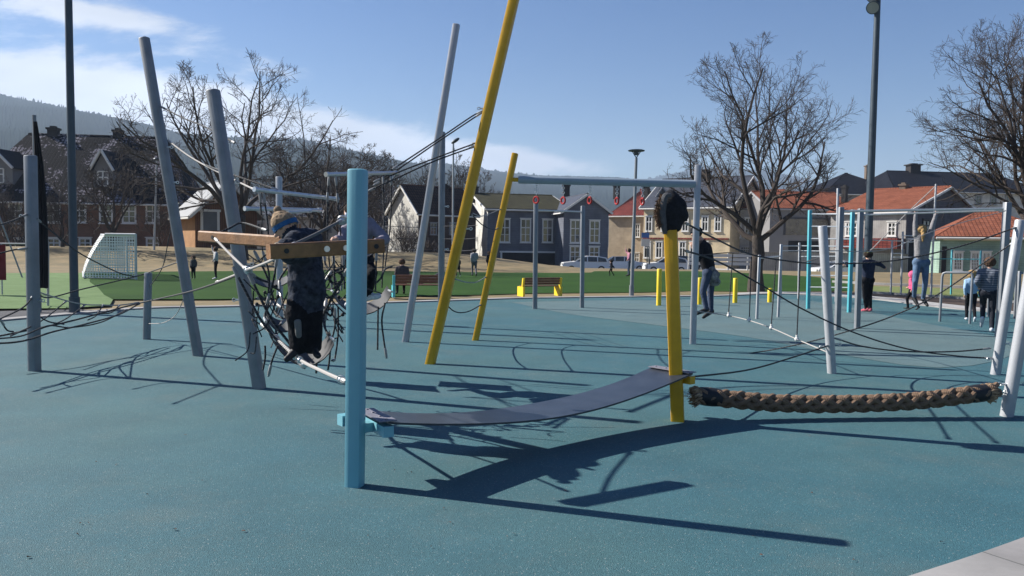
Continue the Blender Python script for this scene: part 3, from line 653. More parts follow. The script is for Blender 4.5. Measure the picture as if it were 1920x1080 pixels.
# 12 white houses beyond the left trees
h = House('white_house', 'white boarded house with pale roof seen between the climbing bars', 462, 84, 8, rpx=598, D=9, eave=402, ridge=374, wall=WHB, roof=ZINC, z0=-.5, over=.3)
h.windows([(488, 418, 446, 14), (524, 418, 446, 14), (560, 418, 446, 14)], cols=2, rows=2, trim=SOFF)
h = House('white_house', 'smaller white gabled house farther right between the climbing bars and turquoise post', 600, 92, 6, rpx=660, D=10, eave=400, ridge=372, axis='v', wall=WHB, roof=SLATE, z0=-.5, over=.3)
h.windows([(617, 412, 436, 10), (642, 412, 436, 10)], cols=2, rows=2, trim=SOFF)
h = House('glass_fronted_block', 'grey block of flats with rows of windows beside the turquoise post', 664, 110, 4, rpx=730, D=12, eave=366, ridge=354, wall=MGREY, roof=SLATE, z0=-.5)
h.windows([(x, y, y + 18, 11) for x in (674, 690, 706, 722) for y in (372, 398, 424)], trim=WHT, cols=2, rows=2)
# ---------------------------------------------------------------- bare trees
def tree(name, label, base, H, crown_r, trunk_h, trunk_r, seed, nl=6, up=0.35, dens=1.0, group=None, tw=0.011, lean=0.0, aspect=1.0):
    rnd = random.Random(seed); base = V(base)
    root = empty(name, base, label, 'tree', group)
    tb = MB(); cb = MB()
    tp = [V((0, 0, -.15))]; n = 6; d = V((lean, 0, 1)).normalized()
    for i in range(1, n + 1):
        tp.append(V((lean * trunk_h * i / n + rnd.uniform(-.05, .05) * trunk_r * 3, rnd.uniform(-.05, .05) * trunk_r * 3, trunk_h * i / n)))
    rr = [trunk_r * (1.35 if i == 0 else 1.1 if i == 1 else 1.0 - .22 * i / n) for i in range(n + 1)]
    tb.tube([base + p for p in tp], rr, 12)
    cnt = [0]
    def inside(p):   # soft envelope of the crown (egg shape)
        zc = trunk_h + (H - trunk_h) * .46; rz = (H - trunk_h) * .56
        q = ((p.x - lean * p.z) / crown_r) ** 2 + (p.y / crown_r) ** 2 + ((p.z - zc) / rz) ** 2
        return q < 1.0
    def br(p, d, L, r, lv):
        cnt[0] += 1
        ns = (7, 6, 4, 3, 2)[min(lv, 4)]; pts = [p]; rad = [r]; q = V(p); dd = V(d)
        for i in range(ns):
            j = 0.16 if lv < 2 else 0.22
            dd = (dd + V((rnd.gauss(0, j), rnd.gauss(0, j), rnd.gauss(0, j) + up * .22)) ).normalized()
            q = q + dd * (L / ns); pts.append(V(q)); rad.append(max(tw * .5, r * (1 - .78 * (i + 1) / ns)))
            if not inside(q) and lv > 0 and i > 0: break
        cb.tube([base + x for x in pts], rad, (8, 6, 4, 3, 3)[min(lv, 4)], caps=False)
        if lv >= 4: return
        k = (8, 7, 6, 5)[lv]; k = max(2, int(k * dens * rnd.uniform(.8, 1.2)))
        m = len(pts) - 1
        for c_ in range(k):
            t = (.22 if lv == 0 else .15) + (1 - .2) * (c_ + rnd.random() * .8) / k; t = min(t, .99)
            f = t * m; i = min(int(f), m - 1); pp = pts[i].lerp(pts[i + 1], f - i)
            if lv > 0 and not inside(pp): continue
            ax = (pts[i + 1] - pts[i]).normalized(); az = rnd.uniform(0, 6.283); o = ax.orthogonal().normalized(); o2 = ax.cross(o)
            sp = rnd.uniform(.45, .95); nd_ = (ax * math.cos(sp) + (o * math.cos(az) + o2 * math.sin(az)) * math.sin(sp)).normalized()
            rl = rad[i] + (rad[min(i + 1, m)] - rad[i]) * (f - i)
            br(pp, nd_, L * rnd.uniform(.42, .66) * (1.05 - .45 * t), max(tw * .6, min(rl * .72, r * .55)), lv + 1)
    top = tp[-1]
    for i in range(nl):
        az = 6.283 * (i + rnd.uniform(-.25, .25)) / nl; tilt = rnd.uniform(.40, 1.05) if i else .1
        zst = trunk_h * rnd.uniform(.86, 1.0); p = V((lean * zst, 0, zst))
        dv = V((math.cos(az) * math.sin(tilt), math.sin(az) * math.sin(tilt), math.cos(tilt)))
        Lm = (H - trunk_h) * rnd.uniform(.78, .98) if tilt < .6 else max(crown_r * 1.25, (H - trunk_h) * .62)
        br(p, dv, Lm, trunk_r * rnd.uniform(.28, .46), 0)
    build(tb, 'trunk', BARK, root); build(cb, 'crown', BARKF, root)
    return root
def place(src, label, loc, s, rz, group):
    c = copy_tree(src); c.location = loc; c.scale = (s, s, s); c.rotation_euler.z = rz; c['label'] = label; c['group'] = group; return c
# tree right of centre
p = G(1418, 546); tree('bare_tree', 'spreading leafless tree standing by the turf right of centre', p, 8.9, 3.45, 2.0, .25, 8, nl=8, up=.38, tw=.008, dens=.92)
p = G(1893, 548); tree('bare_tree', 'large leafless tree cut by the right edge of the picture', (p.x, 28.0, 0), 10.2, 5.2, 1.9, .30, 13, nl=13, up=.30, tw=.008)
Y = 46; p = at(449, 480, Y); T3 = tree('bare_tree', 'wide leafless tree with dark limbs behind the leaning grey poles', (p.x, Y, 0.6), 11.2, 6.8, 2.4, .40, 27, nl=8, up=.20, tw=.015, dens=.78)
Y = 54; p = at(606, 470, Y); tree('bare_tree', 'leafless tree with arching limbs left of the turquoise post', (p.x, Y, .4), 8.6, 5.0, 2.0, .28, 51, nl=8, up=.22, tw=.018, dens=.85)
Y = 50; p = at(212, 470, Y); T4 = tree('small_bare_tree', 'low leafless tree in front of the brick building', (p.x, Y, 0.8), 6.6, 2.6, 1.2, .20, 31, nl=6, up=.5, tw=.02, dens=.8)
gb = 'bare trees around the far houses'
for i, (px, Yq, s, rz, lab) in enumerate([(118, 51, .75, 1.3, 'small leafless tree left of the tall dark mast'), (15, 54, .8, 2.2, 'small leafless tree at the left edge before the brick building'),
    (300, 57, .62, 4.0, 'small leafless tree between goal and shed')]):
    p = at(px, 470, Yq); place(T4, lab, (p.x, Yq, .4), s, rz, gb)
T5 = tree('background_tree', 'bushy leafless tree above the climbing bars left of the turquoise post', (at(585, 470, 76).x, 76, .0), 11.5, 5.2, 2.2, .3, 41, nl=7, up=.35, tw=.028, dens=.85)
T5['group'] = gb
for px, Yq, s, rz, lab in [(650, 70, .95, 1.0, 'bushy leafless tree directly behind the turquoise post'), (700, 84, .98, 2.4, 'leafless tree just right of the turquoise post top'),
        (520, 90, .95, 3.5, 'leafless tree behind the upper climbing bar'), (850, 96, 1.15, 5.1, 'faint leafless tree between the two grey poles and the yellow pole'),
        (770, 100, .98, .6, 'faint leafless tree over the white gabled house'), (620, 105, 1.1, 4.4, 'distant leafless tree behind the silver bars'), (330, 92, .95, 2.0, 'leafless tree behind the shed roof')]:
    place(T5, lab, (at(px, 470, Yq).x, Yq, -.2), s, rz, gb)
# leafless shrub by the white gable
rnd = random.Random(3)
def shrub(px, Y, z0, h, n, label):
    b0 = at(px, 470, Y); base = V((b0.x, Y, z0)); mb = MB()
    for i in range(n):
        a = rnd.uniform(0, 6.28); d = V((math.cos(a) * .5, math.sin(a) * .5, 1)).normalized(); p = base + V((rnd.uniform(-.5, .5), rnd.uniform(-.4, .4), 0)); pts = [p]
        for j in range(5): d = (d + V((rnd.gauss(0, .25), rnd.gauss(0, .25), .05))).normalized(); p = p + d * h / 5 * rnd.uniform(.7, 1.1); pts.append(V(p))
        mb.tube(pts, [.02, .018, .015, .012, .01, .008], 3, caps=False)
        for k in range(3):
            q = pts[2 + k % 3]; e = (d + V((rnd.gauss(0, .6), rnd.gauss(0, .6), .2))).normalized(); mb.tube([q, q + e * h * .3, q + e * h * .45 + V((rnd.gauss(0, .1), 0, 0))], [.014, .012, .01], 3, caps=False)
    build(mb, 'leafless_shrub', BARKF, label=label, cat='shrub', group='leafless shrubs by the houses', org=base)
shrub(762, 66, .3, 2.6, 70, 'brown leafless shrub before the white gable wall')
shrub(800, 64, .3, 1.6, 50, 'low leafless shrub right of the white gable')
shrub(40, 50, 1.0, 2.4, 70, 'twiggy shrub at the foot of the brick building, far left')
shrub(560, 60, .6, 1.8, 60, 'twiggy shrub on the mound behind the climbing bars')
# ---------------------------------------------------------------- playground equipment
def pole(name, label, b, t, r, m, Yb=None, group=None, cat='post', sq=5, dY=0.0, bolts=(), cap=True):
    B = G(*b) if Yb is None else at(b[0], b[1], Yb); B.z = 0 if Yb is None else B.z
    T = at(t[0], t[1], B.y + dY)
    root = empty(name, B, label, cat, group)
    mb = MB(); a = Matrix.Rotation(0.3, 3, 'Z') @ V((1, 0, 0))
    mb.tube([B - V((0, 0, .02)), B.lerp(T, .5), T], r, 20 if sq else 16, sq=sq, up=V((0.25, 1, 0)), round_end=cap)
    build(mb, 'shaft', m, root, ang=30)
    for (f, sx_) in bolts:
        q = B.lerp(T, f); mb = MB(); mb.tube([q + V((sx_ * r * .9, -.0, 0)), q + V((sx_ * (r + .05), -.01, 0))], .012, 6); mb.torus(q + V((sx_ * (r + .065), -.01, 0)), .017, .006, (0, 1, 0), 12, 5)
        build(mb, 'eye_bolt', GALV, root)
    return root, B, T
gp = 'grey poles of the climbing course'
tp, TB, TT = pole('climbing_post', 'turquoise rounded square post standing nearest the camera', (665, 910), (671, 317), .0565, TEAL)
kp, KB, KT = pole('climbing_post', 'thick yellow post with a dark fur trimmed hood over its top', (1271, 789), (1257, 420), .060, YEL, sq=8)
_, AB, AT = pole('leaning_pole', 'tall grey pole leaning left, taller of the left pair', (372, 667), (270, 70), .058, GRY, group=gp, bolts=[(.55, 1), (.66, 1)])
_, BB, BT = pole('leaning_pole', 'grey pole leaning left behind the wooden beam, shorter of the left pair', (487, 728), (399, 168), .060, GRY, group=gp, bolts=[(.42, 1), (.3, -1)])
_, CB, CT = pole('short_pole', 'short grey post with rope through its top left of the leaning pair', (275, 636), (278, 511), .048, GRY, group=gp)
_, PB, PT = pole('climbing_post', 'upright grey post at the left edge holding the rope net', (65, 695), (57, 291), .058, GRY, group=gp, bolts=[(.72, -1), (.33, 1)])
_, DB, DT = pole('leaning_pole', 'tall grey pole leaning right just left of the yellow pole', (760, 641), (856, 45), .052, GRYL, group=gp)
_, EB, ET = pole('climbing_post', 'upright grey post crossing behind the right leaning grey pole', (827, 612), (829, 247), .055, GRY, group=gp, bolts=[(.62, 1), (.4, 1)])
_, FB, FT = pole('leaning_pole', 'tallest yellow pole leaning right out of the top of the picture', (806, 682), (976, -55), .064, YEL, bolts=[(.655, -1), (.56, -1), (.35, 1)])
_, GB, GT = pole('leaning_pole', 'shorter yellow pole leaning right with grey ring beam fixed near its top', (891, 638), (966, 287), .050, YEL)
_, HB, HT = pole('climbing_post', 'slim silver post beside the girl in the black hat', (1299, 645), (1309, 309), .052, GRYL, group=gp)
_, OB, OT = pole('leaning_pole', 'silver pole leaning right with ropes tied to top and foot', (1866, 702), (1913, 412), .060, GRYL, group=gp, sq=None, bolts=[(.1, -1), (.2, 1)])
_, NB, NT = pole('leaning_pole', 'nearest silver pole leaning out of the right edge, holding the thick rope', (1887, 780), (1962, 350), .060, GRYL, group=gp, sq=None, bolts=[(.14, -1)])
_, QB, QT = pole('low_pole', 'short silver pole leaning slightly left where ropes cross', (1560, 700), (1542, 423), .056, GRYL, group=gp, sq=None, bolts=[(.18, -1), (.2, 1)])
_, sB, sT = pole('climbing_post', 'silver post seen behind the beanie and above the bars', (525, 596), (523, 331), .055, GRYL, group=gp)
_, lB, lT = pole('thin_strut', 'thin grey strut leaning at the far left edge', (42, 520), (-30, 330), .03, GRY, group=gp, sq=None)

# brackets of the hanging board
def bracket(par, c, size, m, ang):
    mb = MB(); R = Matrix.Rotation(ang, 3, 'Z'); mb.box(c, size, R)
    return build(mb, 'bracket', m, par, smooth=False)
La = G(688, 774, .46); Lb = G(706, 797, .46); Ra = G(1222, 691, .455); Rb = G(1300, 704, .455)
La = G(684, 773, .42); Lb = G(729, 797, .42)
Ra = G(1222, 691, .43); Rb = G(1299, 704, .43)
eL = (La - Lb); eR = (Ra - Rb)
angL = math.atan2(eL.y, eL.x); angR = math.atan2(eR.y, eR.x)
cL = (La + Lb) / 2; cR = (Ra + Rb) / 2
for par, c0, e, m, post in ((tp, cL, eL, TEAL, TB), (kp, cR, eR, YEL, KB)):
    a = math.atan2(e.y, e.x); W = e.length
    bracket(par, (c0.x, c0.y, c0.z - .045), (W, .07, .07), m, a)
    d = V((post.x - c0.x, post.y - c0.y, 0)); 
    mb = MB(); mb.box((c0.x + d.x * .5, c0.y + d.y * .5, c0.z - .046), (max(d.length * 1.5, .2), .06, .06), Matrix.Rotation(math.atan2(d.y, d.x), 3, 'Z')); build(mb, 'bracket_arm', m, par, smooth=False)
q = at(645, 787, TB.y + .02); mb = MB(); mb.box(q, (.075, .06, .07), Matrix.Rotation(-.9, 3, 'Z')); build(mb, 'bracket', TEAL, tp, smooth=False)
# sagging board
mb = MB(); N = 40; M = 6; th = .014; pts = []
for i in range(N + 1):
    t = i / N; sag = .165 * (4 * t * (1 - t)); wv = 0.012 * math.sin(t * 9)
    for j in range(M + 1):
        s_ = j / M; a = La.lerp(Lb, s_); b_ = Ra.lerp(Rb, s_)
        p = a.lerp(b_, t); pts.append(V((p.x, p.y, p.z + .006 - sag + wv * (s_ - .5))))
n1_ = len(pts)
mb.v = [tuple(p + V((0, 0, th))) for p in pts] + [tuple(p) for p in pts]
W_ = M + 1
for i in range(N):
    for j in range(M):
        A = i * W_ + j; mb.face([A, A + 1, A + 1 + W_, A + W_][::-1]); mb.face([n1_ + A, n1_ + A + 1, n1_ + A + 1 + W_, n1_ + A + W_])
    for j, fl in ((0, 0), (M, 1)):
        A = i * W_ + j; f = [A, A + W_, n1_ + A + W_, n1_ + A]; mb.face(f if fl else f[::-1])
for i in (0, N):
    for j in range(M): A = i * W_ + j; mb.face([A, A + 1, n1_ + A + 1, n1_ + A])
bo = build(mb, 'balance_board', BOARD, label='long sagging dark rubber balance board slung between turquoise and yellow posts', cat='balance board', org=cL)
for c0, a, W in ((cL, angL, eL.length), (cR, angR, eR.length)):
    mb = MB(); mb.box((c0.x, c0.y, c0.z + .024), (W * .98, .12, .006), Matrix.Rotation(a, 3, 'Z'))
    for k in (-.4, -.15, .15, .4): mb.ell(V((c0.x, c0.y, c0.z + .029)) + V((math.cos(a), math.sin(a), 0)) * W * k, (.011, .011, .006), 8, 4)
    build(mb, 'clamp_plate', mat('dull_lavender_plate', (0.20, 0.20, 0.24), .6, var=.15, scale=20), bo)

# hood over the yellow post
def remesh(mb, voxel, smooth=2, disp=0.0, seed=0, dscale=8):
    me = bpy.data.meshes.new('tmp'); me.from_pydata(mb.v, [], mb.f); me.update()
    o = bpy.data.objects.new('tmp', me); COL.objects.link(o)
    m = o.modifiers.new('r', 'REMESH'); m.mode = 'VOXEL'; m.voxel_size = voxel; m.adaptivity = 0
    if smooth: k = o.modifiers.new('s', 'SMOOTH'); k.iterations = smooth; k.factor = .5
    dg = bpy.context.evaluated_depsgraph_get(); r = bpy.data.meshes.new_from_object(o.evaluated_get(dg))
    bpy.data.objects.remove(o); bpy.data.meshes.remove(me)
    if disp:
        for v in r.vertices:
            v.co += v.normal * disp * (noise.noise(v.co * dscale + V((seed, 0, 0))) + .5 * noise.noise(v.co * dscale * 2.3))
    return r
def from_mesh(me, name, mats, parent=None, label=None, cat=None, group=None, org=None, tags=None):
    for q in (mats if isinstance(mats, (list, tuple)) else [mats]): me.materials.append(q)
    if tags: me.polygons.foreach_set('material_index', tags)
    me.polygons.foreach_set('use_smooth', [True] * len(me.polygons)); me.name = name
    o = bpy.data.objects.new(name, me); COL.objects.link(o)
    if parent: o.parent = parent; me.transform(Matrix.Translation(-rootloc(parent)))
    elif org is not None: me.transform(Matrix.Translation(-V(org))); o.location = org
    return tag(o, label, cat, group)
WOOL = mat('charcoal_wool', (0.032, 0.034, 0.040), 0.95, var=0.25, scale=30, bump=0.7, bscale=150, spec=.1)
WOOLG = mat('grey_fleece_edge', (0.13, 0.135, 0.145), 0.95, var=0.2, scale=30, bump=0.7, bscale=150, spec=.1)
FUR = mat('brown_faux_fur', (0.20, 0.13, 0.09), 0.95, var=0.35, scale=25, bump=0.8, bscale=120, spec=.1)
hc = KT + V((0, 0, .02)); mb = MB(); Yk = KB.y
for (px, py, rr_, dy) in [(1260, 379, .088, 0), (1264, 390, .098, 0), (1268, 400, .095, 0), (1275, 402, .075, .01), (1281, 406, .050, .01), (1270, 388, .088, 0), (1254, 396, .09, -.02), (1250, 412, .07, -.02), (1248, 430, .035, -.03), (1262, 418, .088, 0), (1257, 368, .06, 0)]:
    q = at(px, py, Yk + dy); mb.ell(q, (rr_, rr_ * 1.02, rr_ * 1.05), 16, 10)
q = at(1262, 425, Yk); mb.ell(q, (.080, .085, .06), 16, 10)
hood = from_mesh(remesh(mb, .011, 8, .003, 3, 8), 'winter_hood', WOOL, label='dark winter hood with brown fur trim pulled over the yellow post', cat='hood', org=at(1262, 425, Yk))
mb = MB(); arc = crom([at(1258, 366, Yk - .09), at(1247, 369, Yk - .10), at(1242, 395, Yk - .09), at(1244, 420, Yk - .08), at(1247, 438, Yk - .06)], 5)
mb.tube(arc, [.02 + .012 * math.sin(3.14 * i / (len(arc) - 1)) for i in range(len(arc))], 8)
build(mb, 'hood_edge', WOOLG, hood)
mb = MB(); rnd = random.Random(9); arc2 = crom([at(1243, 368, Yk - .08), at(1235, 384, Yk - .09), at(1233, 405, Yk - .09), at(1238, 424, Yk - .08)], 8)
for p in arc2:
    for k in range(16):
        d = V((rnd.gauss(-.5, .6), rnd.gauss(-.3, .7), rnd.gauss(-.1, .7))).normalized(); L = rnd.uniform(.02, .05)
        mb.tube([p, p + d * L * .6, p + d * L + V((0, 0, -.008))], [.006, .004, .001], 4, caps=False)
mb.tube(arc2, .022, 7)
build(mb, 'fur_trim', FUR, hood)

# thick braided rope
P0 = V((KB.x + .10, KB.y - .02, .275)); P1 = at(1868, 733, 7.62); P0 = at(1302, 741, 7.28)
mid = at(1590, 757, 7.45)
cen = crom([P0, P0.lerp(mid, .5) + V((0, 0, -.03)), mid, mid.lerp(P1, .5) + V((0, 0, -.028)), P1], 80)
Ltot = sum((a - b_).length for a, b_ in zip(cen, cen[1:])); root = empty('braided_rope', P0, 'very thick brown braided rope hanging low between yellow post and silver pole', 'rope')
Rr = .053; mb = MB(); turns = 10.0
ax = (P1 - P0).normalized(); up_ = V((0, 0, 1)); sd_ = ax.cross(up_).normalized()
for k in range(8):
    sg = 1 if k % 2 == 0 else -1; ph = (k // 2) * math.pi / 2; pts = []
    for i, c0 in enumerate(cen):
        t = i / (len(cen) - 1); th_ = sg * 2 * math.pi * turns * .5 * t + ph
        over = math.cos(th_ * 4 * 1.0 * sg + (0 if sg > 0 else math.pi))
        r0 = Rr + .008 * over
        pts.append(c0 + (sd_ * math.cos(th_) + up_ * math.sin(th_)) * r0)
    mb.tube(pts, .0285, 8)
build(mb, 'braid', RM, root)
for c0, c1, nm in ((cen[5], cen[26], 'binding'), (cen[-30], cen[-12], 'binding')):
    mb = MB(); mb.tube([c0, c0.lerp(c1, .33), c0.lerp(c1, .66), c1], [.080, .087, .086, .080], 16); build(mb, nm, BLK, root)
HEMP = mat('frayed_hemp', (0.46, 0.32, 0.20), 0.95, var=0.35, scale=30)
for c0, dr in ((cen[5], -ax), (cen[-12], ax)):
    mb = MB()
    for k in range(170):
        a = rnd.uniform(0, 6.28); rq = math.sqrt(rnd.random()) * .085; o = (sd_ * math.cos(a) + up_ * math.sin(a)) * rq
        e = c0 + o + dr * rnd.uniform(.04, .085) + o * rnd.uniform(0, .25) + V((rnd.gauss(0, .008), rnd.gauss(0, .008), rnd.gauss(0, .008)))
        mb.tube([c0 + o * .9, (c0 + o).lerp(e, .5), e + V((0, 0, -.01))], [.007, .007, .004], 4)
    build(mb, 'frayed_end', HEMP, root)
for a, b_ in ((cen[0] + V((.0, 0, 0)), V((KB.x + .05, KB.y - .01, cen[0].z + .0))), (cen[-4], NB.lerp(NT, .105))):
    mb = MB(); d = b_ - a; n_ = max(3, int(d.length / .035))
    for k in range(n_): mb.torus(a + d * ((k + .5) / n_), .017, .005, (0, 1, 0) if k % 2 else (0, .2, 1), 10, 5)
    build(mb, 'chain', GALV, root)

# ropes
GR = {'c': 'black ropes of the climbing course', 'n': 'ropes of the low net at the left', 'h': 'loose ropes hanging in the climbing tangle'}
def rope(pts, label, r=.0095, m=None, group=None, fer=(1, 1), k=8, name='rope', sm=True, root=None, fm=None, capball=False):
    P = [p if isinstance(p, Vector) else at(*p) for p in pts]
    Q = crom(P, k) if (sm and len(P) > 2) else P
    mb = MB(); mb.tube(Q, r, 7)
    if root: o = build(mb, name, m or RB, root)
    else: o = build(mb, name, m or RB, label=label, cat='rope', group=group, org=Q[0])
    if root: return o
    for e, i in ((0, fer[0]), (1, fer[1])):
        if not i: continue
        a, b_ = (Q[0], Q[1]) if e == 0 else (Q[-1], Q[-2]); d = (b_ - a).normalized(); mb = MB()
        mb.tube([a, a + d * .02, a + d * .09, a + d * .105], [r * .9, r * 1.5, r * 1.5, r * 1.1], 8)
        build(mb, 'ferrule', FERR, o)
    return o
gc = GR['c']; gn = GR['n']; gh_ = GR['h']
YK, YO, YP, YH = KB.y, OB.y, QB.y, HB.y
rope([(1285, 418, YK + .1), (1340, 447, YK + 1), (1411, 478, YK + 2.4), (1500, 492, 10.2), (1560, 495, 10.25), (1680, 488, 10.2), (1800, 462, 10.2), (1912, 424, 10.2)], 'upper black rope sagging from the yellow post to the leaning silver pole', group=gc)
rope([(1285, 470, YK + .1), (1345, 490, YK + 1), (1420, 530, 9), (1500, 577, 9.6), (1600, 623, 10), (1700, 654, 10.2), (1790, 667, 10.25), (1862, 672, YO)], 'black rope dropping from the yellow post to the foot of the silver pole', group=gc)
rope([(1292, 669, 12.6), (1400, 663, 12), (1500, 645, 11.4), (1600, 618, 11), (1680, 590, 10.8), (1760, 551, 10.6), (1850, 489, 10.4), (1908, 449, 10.25)], 'black rope rising rightwards from near the yellow post to the silver pole top', group=gc)
rope([(1284, 708, YK + .2), (1400, 694, 8.6), (1480, 672, 9.5), (1556, 647, YP)], 'short low black rope between yellow post and small silver pole', group=gc)
rope([(1565, 634, YP), (1620, 650, 10.2), (1700, 659, 10.2), (1790, 659, 10.2), (1858, 653, YO)], 'slack black rope between the feet of two silver poles', group=gc)
rope([(1548, 470, YP), (1660, 468, 12), (1760, 430, 13), (1886, 395, 14)], 'thin rope behind the hanging girl', r=.006, m=RG, group=gc)
# rope with white balls and hanging ropes
gr = 'hanging ropes of the low rope ladder'
ballr = rope([(1302, 583, YH), (1366, 592, 13.2), (1405, 601, 12.7), (1446, 615, 12.0), (1494, 636, 11.2), (1555, 662, YP)], 'grey low rope with white joint balls running to the small silver pole', m=RG, r=.008, group=gc)
for px, py, Yq in ((1366, 592, 13.2), (1405, 601, 12.7), (1446, 615, 12.0), (1494, 636, 11.2)):
    q = at(px, py, Yq); mb = MB(); mb.ell(q, (.032, .032, .032), 12, 8); mb.tube([q, q + V((0, 0, .06))], .018, 8); build(mb, 'joint_ball', WHT, ballr)
for i, (a, b_, Yq) in enumerate((((1374, 474), (1366, 588), 13.2), ((1409, 481), (1405, 597), 12.7), ((1455, 488), (1446, 611), 12.0), ((1502, 455), (1494, 632), 11.2))):
    rope([(*a, Yq), ((a[0] + b_[0]) / 2, (a[1] + b_[1]) / 2, Yq), (*b_, Yq)], 'vertical black rope of the low rope ladder, %s from the girl in the hat' % ('first', 'second', 'third', 'fourth')[i], r=.009, group=gr, fer=(0, 0))
rope([(1302, 480, YH), (1374, 474, 13.2), (1455, 486, 12.2), (1500, 492, 11.5), (1548, 480, YP)], 'black rope carrying the hanging ladder ropes', r=.009, group=gc)
# left: upper ropes
rope([(302, 200, AB.y), (345, 222, 10.4), (385, 238, 9.8), (440, 268, 8.9)], 'black rope from the tall left pole to its shorter neighbour', group=gc)
rope([(316, 264, AB.y), (355, 293, 10.2), (400, 318, 9.4), (478, 356, 8.0)], 'pale stay rope from the tall left pole down to the upper silver bar', m=RG, group=gc)
rope([(320, 268, AB.y), (365, 300, 10.2), (420, 322, 9.0), (520, 356, 8.4)], 'black stay rope beside the pale one at the tall left pole', group=gc)
rope([(908, 207, FB.y), (885, 218, FB.y), (820, 262, 10.2), (735, 318, 9.6)], 'upper black rope from the tallest yellow pole down to the bar', group=gc)
rope([(905, 210, FB.y), (818, 268, 10.4), (745, 318, 9.9), (700, 342, 9.7)], 'second black rope close under the upper one by the yellow pole', group=gc)
rope([(900, 268, FB.y), (888, 270, FB.y), (812, 298, 10.2), (740, 326, 9.7), (700, 348, 9.5)], 'lower black rope from the yellow pole down to the bar', group=gc)
rope([(895, 273, FB.y), (815, 302, 10.2), (735, 338, 9.5), (690, 358, 9.4)], 'lowest of the black ropes fanning from the yellow pole', group=gc)
# between yellow poles
rope([(884, 402, FB.y), (905, 422, 11.6), (925, 431, 12.4), (934, 428, GB.y)], 'slack black rope between the two yellow poles', r=.008, group=gc)
rope([(887, 400, FB.y), (905, 405, 12), (940, 392, GB.y)], 'short pale rope between the yellow poles', r=.007, m=RG, group=gc, fer=(0, 1))
rope([(853, 523, FB.y), (873, 529, 11.5), (893, 529, 12.5), (912, 519, GB.y)], 'slack white rope at mid height of the yellow poles', r=.008, m=RG, group=gc)
rope([(836, 571, FB.y), (855, 585, 11.2), (878, 584, 12.4), (903, 571, GB.y)], 'low black rope hanging between the yellow poles', r=.009, group=gc)
for i, (y0, y1) in enumerate(((424, 424), (446, 448), (468, 470))):
    rope([(728, y0, 14.5), (780, y0 + 2, 14.8), (829, y1, EB.y), (872, y1, 13.5), (895, y1 - 2, 13)], ('upper', 'middle', 'lower')[i] + ' thin dark line strung past the upright grey post', r=.005, group=gc, fer=(0, 0))
# left net
rope([(335, 491, AB.y), (278, 511, CB.y), (244, 521, 12.2), (155, 542, 11.2), (92, 558, 10.4), (67, 548, PB.y)], 'black rope over the top of the short grey post', group=gn)
mainr = rope([(468, 505, BB.y), (445, 516, 9), (400, 533, 9.6), (347, 549, 10.6), (267, 567, 12.2), (235, 575, 11.6), (133, 602, 10.6), (73, 615, 10.0), (-20, 634, 9.4)], 'main thick rope carrying the low net', r=.012, group=gn)
rope([(468, 503, BB.y), (445, 514, 9), (405, 530, 9.6)], 'pale end of the main net rope at the shorter leaning pole', m=RG, r=.014, group=gn)
rope([(69, 410, PB.y), (107, 442, 10), (155, 478, 10.8), (222, 511, 11.8), (255, 519, 12.4)], 'black rope sagging from the left edge post to the short post', r=.009, group=gn)
rope([(262, 569, 12.3), (222, 590, 11.2), (155, 609, 10.2), (100, 622, 9.6), (40, 640, 8.9), (-30, 645, 8.4)], 'lower border rope of the net', r=.011, group=gn)
rope([(238, 580, 11.9), (190, 604, 10.8), (133, 614, 10), (90, 611, 9.4), (40, 630, 9.0), (-20, 636, 8.6)], 'second lower rope of the net', r=.009, group=gn)
rope([(70, 547, PB.y), (125, 564, 10.6), (160, 571, 11.2), (194, 572, 11.6), (225, 572, 12), (262, 567, 12.3)], 'pale upper border rope of the net', m=RG, r=.009, group=gn)
rope([(67, 548, PB.y), (45, 575, 9.3), (0, 598, 8.8), (-40, 615, 8.4)], 'black net rope dropping left from the edge post', group=gn)
for i, (a, b_) in enumerate((((125, 564, 10.6), (20, 630, 8.9)), ((160, 571, 11.2), (75, 617, 9.8)), ((194, 571, 11.6), (165, 600, 10.8)), ((225, 572, 12), (190, 588, 11.2)), ((55, 580, 9.6), (120, 608, 10)), ((0, 598, 8.8), (25, 622, 9)))):
    q0 = at(*a); q1 = at(*b_); mm = (q0 + q1) / 2 + V((0, 0, -.05))
    rope([q0, mm, q1], 'cross rope of the net, number %s counted from the left edge post' % ('one', 'two', 'three', 'four', 'five', 'six')[i], r=.009, group=gn, fer=(1, 0))
rope([(348, 552, AB.y), (330, 590, 11.3), (306, 605, 12), (277, 607, CB.y)], 'thin pale loop between tall leaning pole and short post', m=RG, r=.006, group=gn)
rope([(336, 380, AB.y + .1), (318, 440, 11), (305, 500, 12), (281, 538, CB.y)], 'thin rope from the tall leaning pole down to the short post', r=.007, group=gn)
rope([(50, 402, PB.y - .05), (20, 415, 9), (-30, 430, 8.4)], 'short rope leaving the edge post at head height', r=.009, group=gn)
rope([(52, 465, PB.y - .05), (28, 468, 9.4), (-20, 480, 9)], 'short rope leaving the edge post at waist height', r=.009, group=gn)

